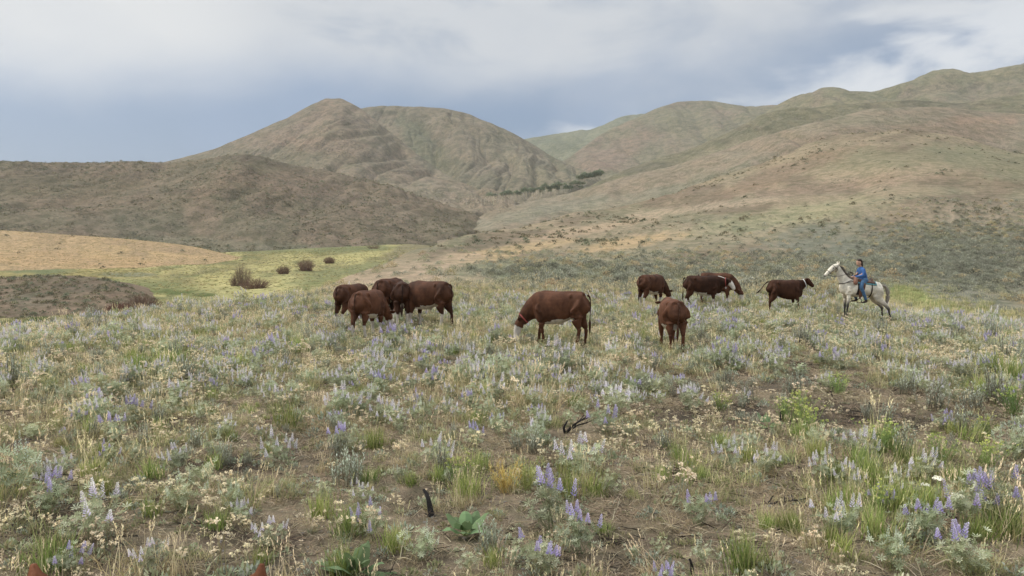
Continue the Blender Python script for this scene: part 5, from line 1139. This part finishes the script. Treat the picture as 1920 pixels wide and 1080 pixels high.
# bridle
e = empty('bridle', HL, HRZ, HS); e.rotation_euler = (0, -HT, HRZ); tag(e, 'dark leather bridle with reins on the grey horse', 'bridle')
def strap(name, pts, r_, mat, parent, k=6): return solid_limb(name, [(*p, r_, r_) for p in pts], mat, parent, 4, k)
def loop(c, d, rw, rh, n=17):
    d = d.normalized(); u = Vector((0, 1, 0)); w = d.cross(u); return [c + u * math.cos(2*math.pi*i/(n-1)) * rw + w * math.sin(2*math.pi*i/(n-1)) * rh for i in range(n)]
hd_d = Vector((.62, 0, -.78)); strap('noseband', loop(V3(1.27, 0, 1.60), hd_d, .068, .085), .009, DLEATHER, e); strap('headstall', loop(V3(1.0, 0, 1.78), V3(.9, 0, .1), .092, .135), .010, DLEATHER, e)
strap('browband', loop(V3(1.08, 0, 1.79), hd_d, .090, .11), .008, DLEATHER, e)
for sg in (-1, 1):
    strap('cheek_strap', [V3(1.03, .09*sg, 1.80), V3(1.15, .09*sg, 1.66), V3(1.31, .07*sg, 1.50)], .008, DLEATHER, e)
    strap('rein', [V3(1.32, .07*sg, 1.49), V3(1.05, .12*sg, 1.46), V3(.75, .14*sg, 1.56), V3(.42, .06*sg, 1.66)], .007, DLEATHER, e)
# saddle
e = empty('saddle', HL, HRZ, HS); e.rotation_euler = (0, -HT, HRZ); tag(e, 'brown western saddle with breast collar and teal pad on the grey horse', 'saddle')
b = Body(); b.limb([(-.28, 0, 1.40, .20, .03), (-.10, 0, 1.39, .20, .035), (.10, 0, 1.40, .19, .035), (.26, 0, 1.44, .16, .03)], 'seat', 4, 12); b.limb([(-.30, 0, 1.44, .16, .03), (-.33, 0, 1.50, .14, .02), (-.35, 0, 1.54, .08, .015)], 'seat', 4, 10)
b.limb([(.24, 0, 1.44, .10, .05), (.27, 0, 1.52, .05, .04), (.28, 0, 1.58, .03, .03), (.28, 0, 1.61, .035, .035)], 'seat', 4, 10); b.build('seat', LEATHER, None, e, .014, 2)
def drape(name, x0, x1, zlow, r_off, mat, th=.02, k=11, xs=8):
    """sheet lying over the barrel"""
    V = []; F = []
    for i in range(xs):
        x = x0 + (x1 - x0) * i / (xs - 1)
        for j in range(k):
            a = (j / (k - 1) - .5) * 2 * math.pi * .5 * zlow; y = math.sin(a) * (.255 + r_off); z = 1.13 + math.cos(a) * (.285 + r_off); V.append((x, y, z))
    for i in range(xs - 1):
        for j in range(k - 1): F.append((i*k + j, i*k + j + 1, (i+1)*k + j + 1, (i+1)*k + j))
    me = mesh_np(name, np.array(V), F, mat); o = link(name, me, e); m_ = o.modifiers.new('t', 'SOLIDIFY'); m_.thickness = th; return o
drape('pad', -.46, .30, .62, .022, PAD); drape('skirt', -.40, .24, .50, .045, LEATHER); drape('cinch', .14, .25, 2.0, .012, DLEATHER, .012, 25, 3); drape('rear_cinch', -.30, -.26, 2.0, .012, DLEATHER, .012, 25, 3)
for sg in (-1, 1):
    o = solid_limb('fender', [(.06, .30*sg, 1.34, .02, .07), (.12, .335*sg, 1.10, .02, .09), (.16, .34*sg, .88, .015, .06), (.17, .34*sg, .76, .015, .02)], LEATHER, e, 4, 8, up=(1, 0, 0))
    strap('stirrup', [V3(.17, .34*sg, .80), V3(.10, .34*sg, .72), V3(.11, .34*sg, .63), V3(.24, .34*sg, .63), V3(.25, .34*sg, .72), V3(.17, .34*sg, .80)], .014, DLEATHER, e)
    strap('breast_collar', [V3(.28, .26*sg, 1.38), V3(.52, .235*sg, 1.34), V3(.72, .16*sg, 1.26), V3(.82, .0, 1.22)], .016, DLEATHER, e); strap('breast_strap', [V3(.30, .15*sg, 1.46), V3(.55, .18*sg, 1.36), V3(.66, .19*sg, 1.29)], .010, DLEATHER, e)
e2 = empty('saddle_bag', HL, HRZ, HS); e2.rotation_euler = (0, -HT, HRZ); tag(e2, 'brown bag and rolled gear tied at the front of the saddle', 'bag')
for sg in (-1, 1):
    b = Body(); b.limb([(.36, .16*sg, 1.50, .06, .05), (.36, .24*sg, 1.42, .07, .08), (.37, .28*sg, 1.32, .06, .08), (.37, .28*sg, 1.26, .04, .05)], 'bag', 4, 10, up=(1, 0, 0)); b.build('pouch', plain_mat('tan_bag', (.24, .12, .08), .8, .3), None, e2, .014, 2)
strap('coiled_rope', [V3(.33, -.12, 1.62), V3(.25, -.20, 1.66), V3(.36, -.24, 1.70), V3(.45, -.18, 1.64), V3(.36, -.12, 1.58), V3(.28, -.18, 1.62), V3(.36, -.24, 1.68)], .014, DLEATHER, e2)
# rider: seated, reaching forward to the reins
PV = Vector((-.08, 0, 1.45)); RS = HS * .92
seatw = Matrix.LocRotScale(Vector(HL), Euler((0, -HT, HRZ)), Vector((HS,) * 3)) @ PV
plo = seatw - Euler((0, R(10), HRZ)).to_matrix() @ (PV * RS)
pe = empty('person', plo, HRZ, RS); pe.rotation_euler = (0, R(10), HRZ); tag(pe, 'rider in a blue long sleeved shirt and jeans on the grey horse, holding the reins', 'person')
b = Body()
b.limb([(-.02, 0, 1.98, .055, .06), (.01, 0, 2.06, .06, .06)], 'neck', 4, 10)
b.limb([(.05, 0, 2.07, .060, .065), (.03, 0, 2.14, .075, .095), (.02, 0, 2.21, .076, .10), (.01, 0, 2.27, .055, .07)], 'head', 4, 14, up=(1, 0, 0))
b.limb([(.105, 0, 2.15, .014, .016), (.128, 0, 2.135, .016, .014), (.11, 0, 2.12, .014, .012)], 'nose', 3, 8)
for sg in (-1, 1):
    b.limb([(.02, .078*sg, 2.17, .012, .025), (.01, .086*sg, 2.14, .010, .02)], 'ear', 3, 6)
    b.limb([(.20, .15*sg, 1.68, .030, .030), (.33, .09*sg, 1.66, .024, .026), (.39, .07*sg, 1.66, .028, .036), (.44, .06*sg, 1.65, .034, .030)], 'hand', 4, 8)
    for k in range(4): y0 = .06*sg + (k - 1.5) * .017; b.limb([(.43, y0, 1.665, .010, .010), (.475 - abs(k-1.5)*.004, y0, 1.655, .009, .009), (.48, y0, 1.63, .008, .008), (.455, y0, 1.615, .007, .007)], 'finger', 3, 6)
    b.limb([(.40, (.06 - .035)*sg, 1.67, .011, .011), (.44, (.06 - .045)*sg, 1.685, .010, .010), (.465, (.06 - .035)*sg, 1.675, .008, .008)], 'thumb', 3, 6)
b.limb([(-.02, 0, 1.50, .10, .08), (-.03, 0, 1.75, .11, .08), (-.02, 0, 1.96, .08, .06)], 'torso', 4, 10, up=(1, 0, 0))
for sg in (-1, 1): b.limb([(-.02, .14*sg, 1.90, .04, .04), (.05, .2*sg, 1.74, .035, .035), (.20, .15*sg, 1.68, .03, .03)], 'arm', 4, 8)
b.limb([(.108, -.02, 2.095, .006, .006), (.113, 0, 2.095, .007, .008), (.108, .02, 2.095, .006, .006)], 'lips', 2, 6)
b.build('body', SKIN, None, pe, .009, 2)
for sg in (-1, 1): ball_obj('eye', V3(.094, .032*sg, 2.165), .012, DARKH, pe)
b = Body(); b.limb([(-.06, 0, 1.44, .165, .13), (-.07, 0, 1.58, .165, .135), (-.05, 0, 1.74, .175, .13), (-.03, 0, 1.88, .185, .11), (-.01, 0, 1.96, .12, .08), (0, 0, 2.0, .065, .065)], 'shirt', 5, 16, up=(1, 0, 0))
for sg in (-1, 1): b.limb([(-.03, .15*sg, 1.90, .075, .075), (-.01, .21*sg, 1.80, .072, .070), (.04, .235*sg, 1.68, .062, .062), (.14, .21*sg, 1.66, .054, .054), (.28, .13*sg, 1.66, .044, .044), (.31, .11*sg, 1.66, .04, .04)], 'sleeve', 5, 12)
b.build('shirt', SHIRT, None, pe, .014, 3)
b = Body(); b.limb([(-.08, -.1, 1.46, .11, .13), (-.09, 0, 1.45, .14, .14), (-.08, .1, 1.46, .11, .13)], 'hips', 4, 14)
for sg in (-1, 1): b.limb([(-.10, .10*sg, 1.45, .11, .12), (.08, .22*sg, 1.40, .095, .11), (.24, .335*sg, 1.30, .075, .085), (.26, .37*sg, 1.20, .068, .075), (.21, .375*sg, 1.0, .058, .068), (.17, .375*sg, .80, .052, .060), (.16, .375*sg, .74, .055, .065)], 'leg', 5, 14)
b.build('jeans', DENIM, None, pe, .014, 3)
b = Body()
for sg in (-1, 1): b.limb([(.16, .375*sg, .80, .04, .045), (.15, .375*sg, .70, .045, .055), (.17, .375*sg, .665, .045, .05), (.27, .385*sg, .655, .045, .035), (.34, .39*sg, .655, .03, .022)], 'boot', 4, 10)
b.build('boots', DLEATHER, None, pe, .012, 2)
b = Body(); b.limb([(.085, 0, 2.225, .05, .02), (.05, 0, 2.265, .075, .035), (0, 0, 2.275, .09, .06), (-.055, 0, 2.23, .09, .06), (-.075, 0, 2.14, .08, .05), (-.07, 0, 2.03, .06, .04), (-.075, 0, 1.98, .03, .02)], 'hair', 5, 12); b.build('hair', BHAIR, None, pe, .011, 3)
# the horse the photograph was taken from: only its ear tips reach into the picture
BN = [(.42, 0, 1.20, .13, .24), (.66, 0, 1.34, .115, .20), (.86, 0, 1.46, .095, .155), (1.02, 0, 1.58, .085, .12), (1.14, 0, 1.66, .075, .10)]
BH = [(1.12, 0, 1.74, .065, .07), (1.20, 0, 1.68, .085, .10), (1.29, 0, 1.55, .078, .10), (1.37, 0, 1.40, .062, .078), (1.42, 0, 1.28, .055, .062), (1.44, 0, 1.23, .052, .052), (1.45, 0, 1.21, .04, .04)]
EARS = True
leg2 = {'fl': fleg(1), 'fr': fleg(-1), 'hl': hleg(1), 'hr': hleg(-1)}
hb_ = horse((-.2957, -.682, -.006), R(90), 1.112, 'bay horse at the bottom edge, only its reddish ear tips in view', grey=False, neck=BN, head=BH, legs=leg2, tailrows=HTAIL)

# ------------------------------------------------------------------ air
hm = bpy.data.materials.new('air'); hm.use_nodes = True; nt = hm.node_tree; nt.nodes.clear()
ho = nt.nodes.new('ShaderNodeOutputMaterial'); pv = nt.nodes.new('ShaderNodeVolumePrincipled'); pv.inputs['Density'].default_value = 7e-5; pv.inputs['Color'].default_value = (.90, .94, 1, 1); pv.inputs['Anisotropy'].default_value = .2
nt.links.new(pv.outputs[0], ho.inputs['Volume'])
x0, x1, y0, y1, z0, z1 = -5000, 5000, -5000, 5000, -24, 1150
hv = [(x, y, z) for z in (z0, z1) for (x, y) in ((x0, y0), (x1, y0), (x1, y1), (x0, y1))]
hz_o = link('haze', mesh_np('haze', np.array(hv), [(0, 3, 2, 1), (4, 5, 6, 7), (0, 1, 5, 4), (1, 2, 6, 5), (2, 3, 7, 6), (3, 0, 4, 7)], hm, smooth=False)); hz_o['kind'] = 'stuff'; hz_o['label'] = 'thin pale haze in the air over the hills'

# ------------------------------------------------------------------ labels that single plants out by their neighbours
marks = [('the charred forked branch', 1070, 795), ('the half orange bush', 968, 900), ('the broad leaved green plant', 872, 985), ('the burnt stump on the soil', 808, 950), ('the forked burnt stump', 1465, 775),
         ('the stump with the small sagebrush', 1632, 765), ('the roundest yellow green rabbitbrush', 1850, 850), ('the white yarrow flowers', 1765, 950), ('the largest leafy plant at the bottom edge', 665, 1055), ('the half burnt grey branch', 1500, 870)]
bpy.context.view_layer.update()
kinds = {'lupine': 'lupine bush', 'grass clump': 'green grass clump', 'sagebrush': 'silvery sagebrush', 'rabbitbrush': 'yellow green rabbitbrush'}
desc = {'with purple spikes': 'purple flowered lupine bush', 'with pale lilac spikes': 'pale lilac flowered lupine bush', 'with whitish buds': 'lupine bush with whitish buds', 'without flowers': 'flowerless lupine bush'}
pool = [o for o in COL.objects if o.parent is None and o.get('category') in kinds and 'group' in o]
done = set()
for (mn, mx, my) in marks:
    for dname, dx, dy in (('just left of', -1, 0), ('just right of', 1, 0), ('just in front of', 0, 1), ('just behind', 0, -1)):
        best = {}
        for o in pool:
            if o.name in done: continue
            kd = kinds[o['category']]
            for k_, v_ in desc.items():
                if o['category'] == 'lupine' and o['group'].endswith(k_): kd = v_
            qx, qy = proj(np.array(o.location)); ax, ay = qx - mx, (qy - my - 15)
            along = ax * dx + ay * dy; across = abs(ax * dy) + abs(ay * dx)
            if 12 < along < 170 and across < along * .8:
                if kd not in best or along < best[kd][0]: best[kd] = (along, o)
        for kd, (d_, o) in best.items():
            o['label'] = '%s %s %s' % (kd, dname, mn); done.add(o.name); del o['group']
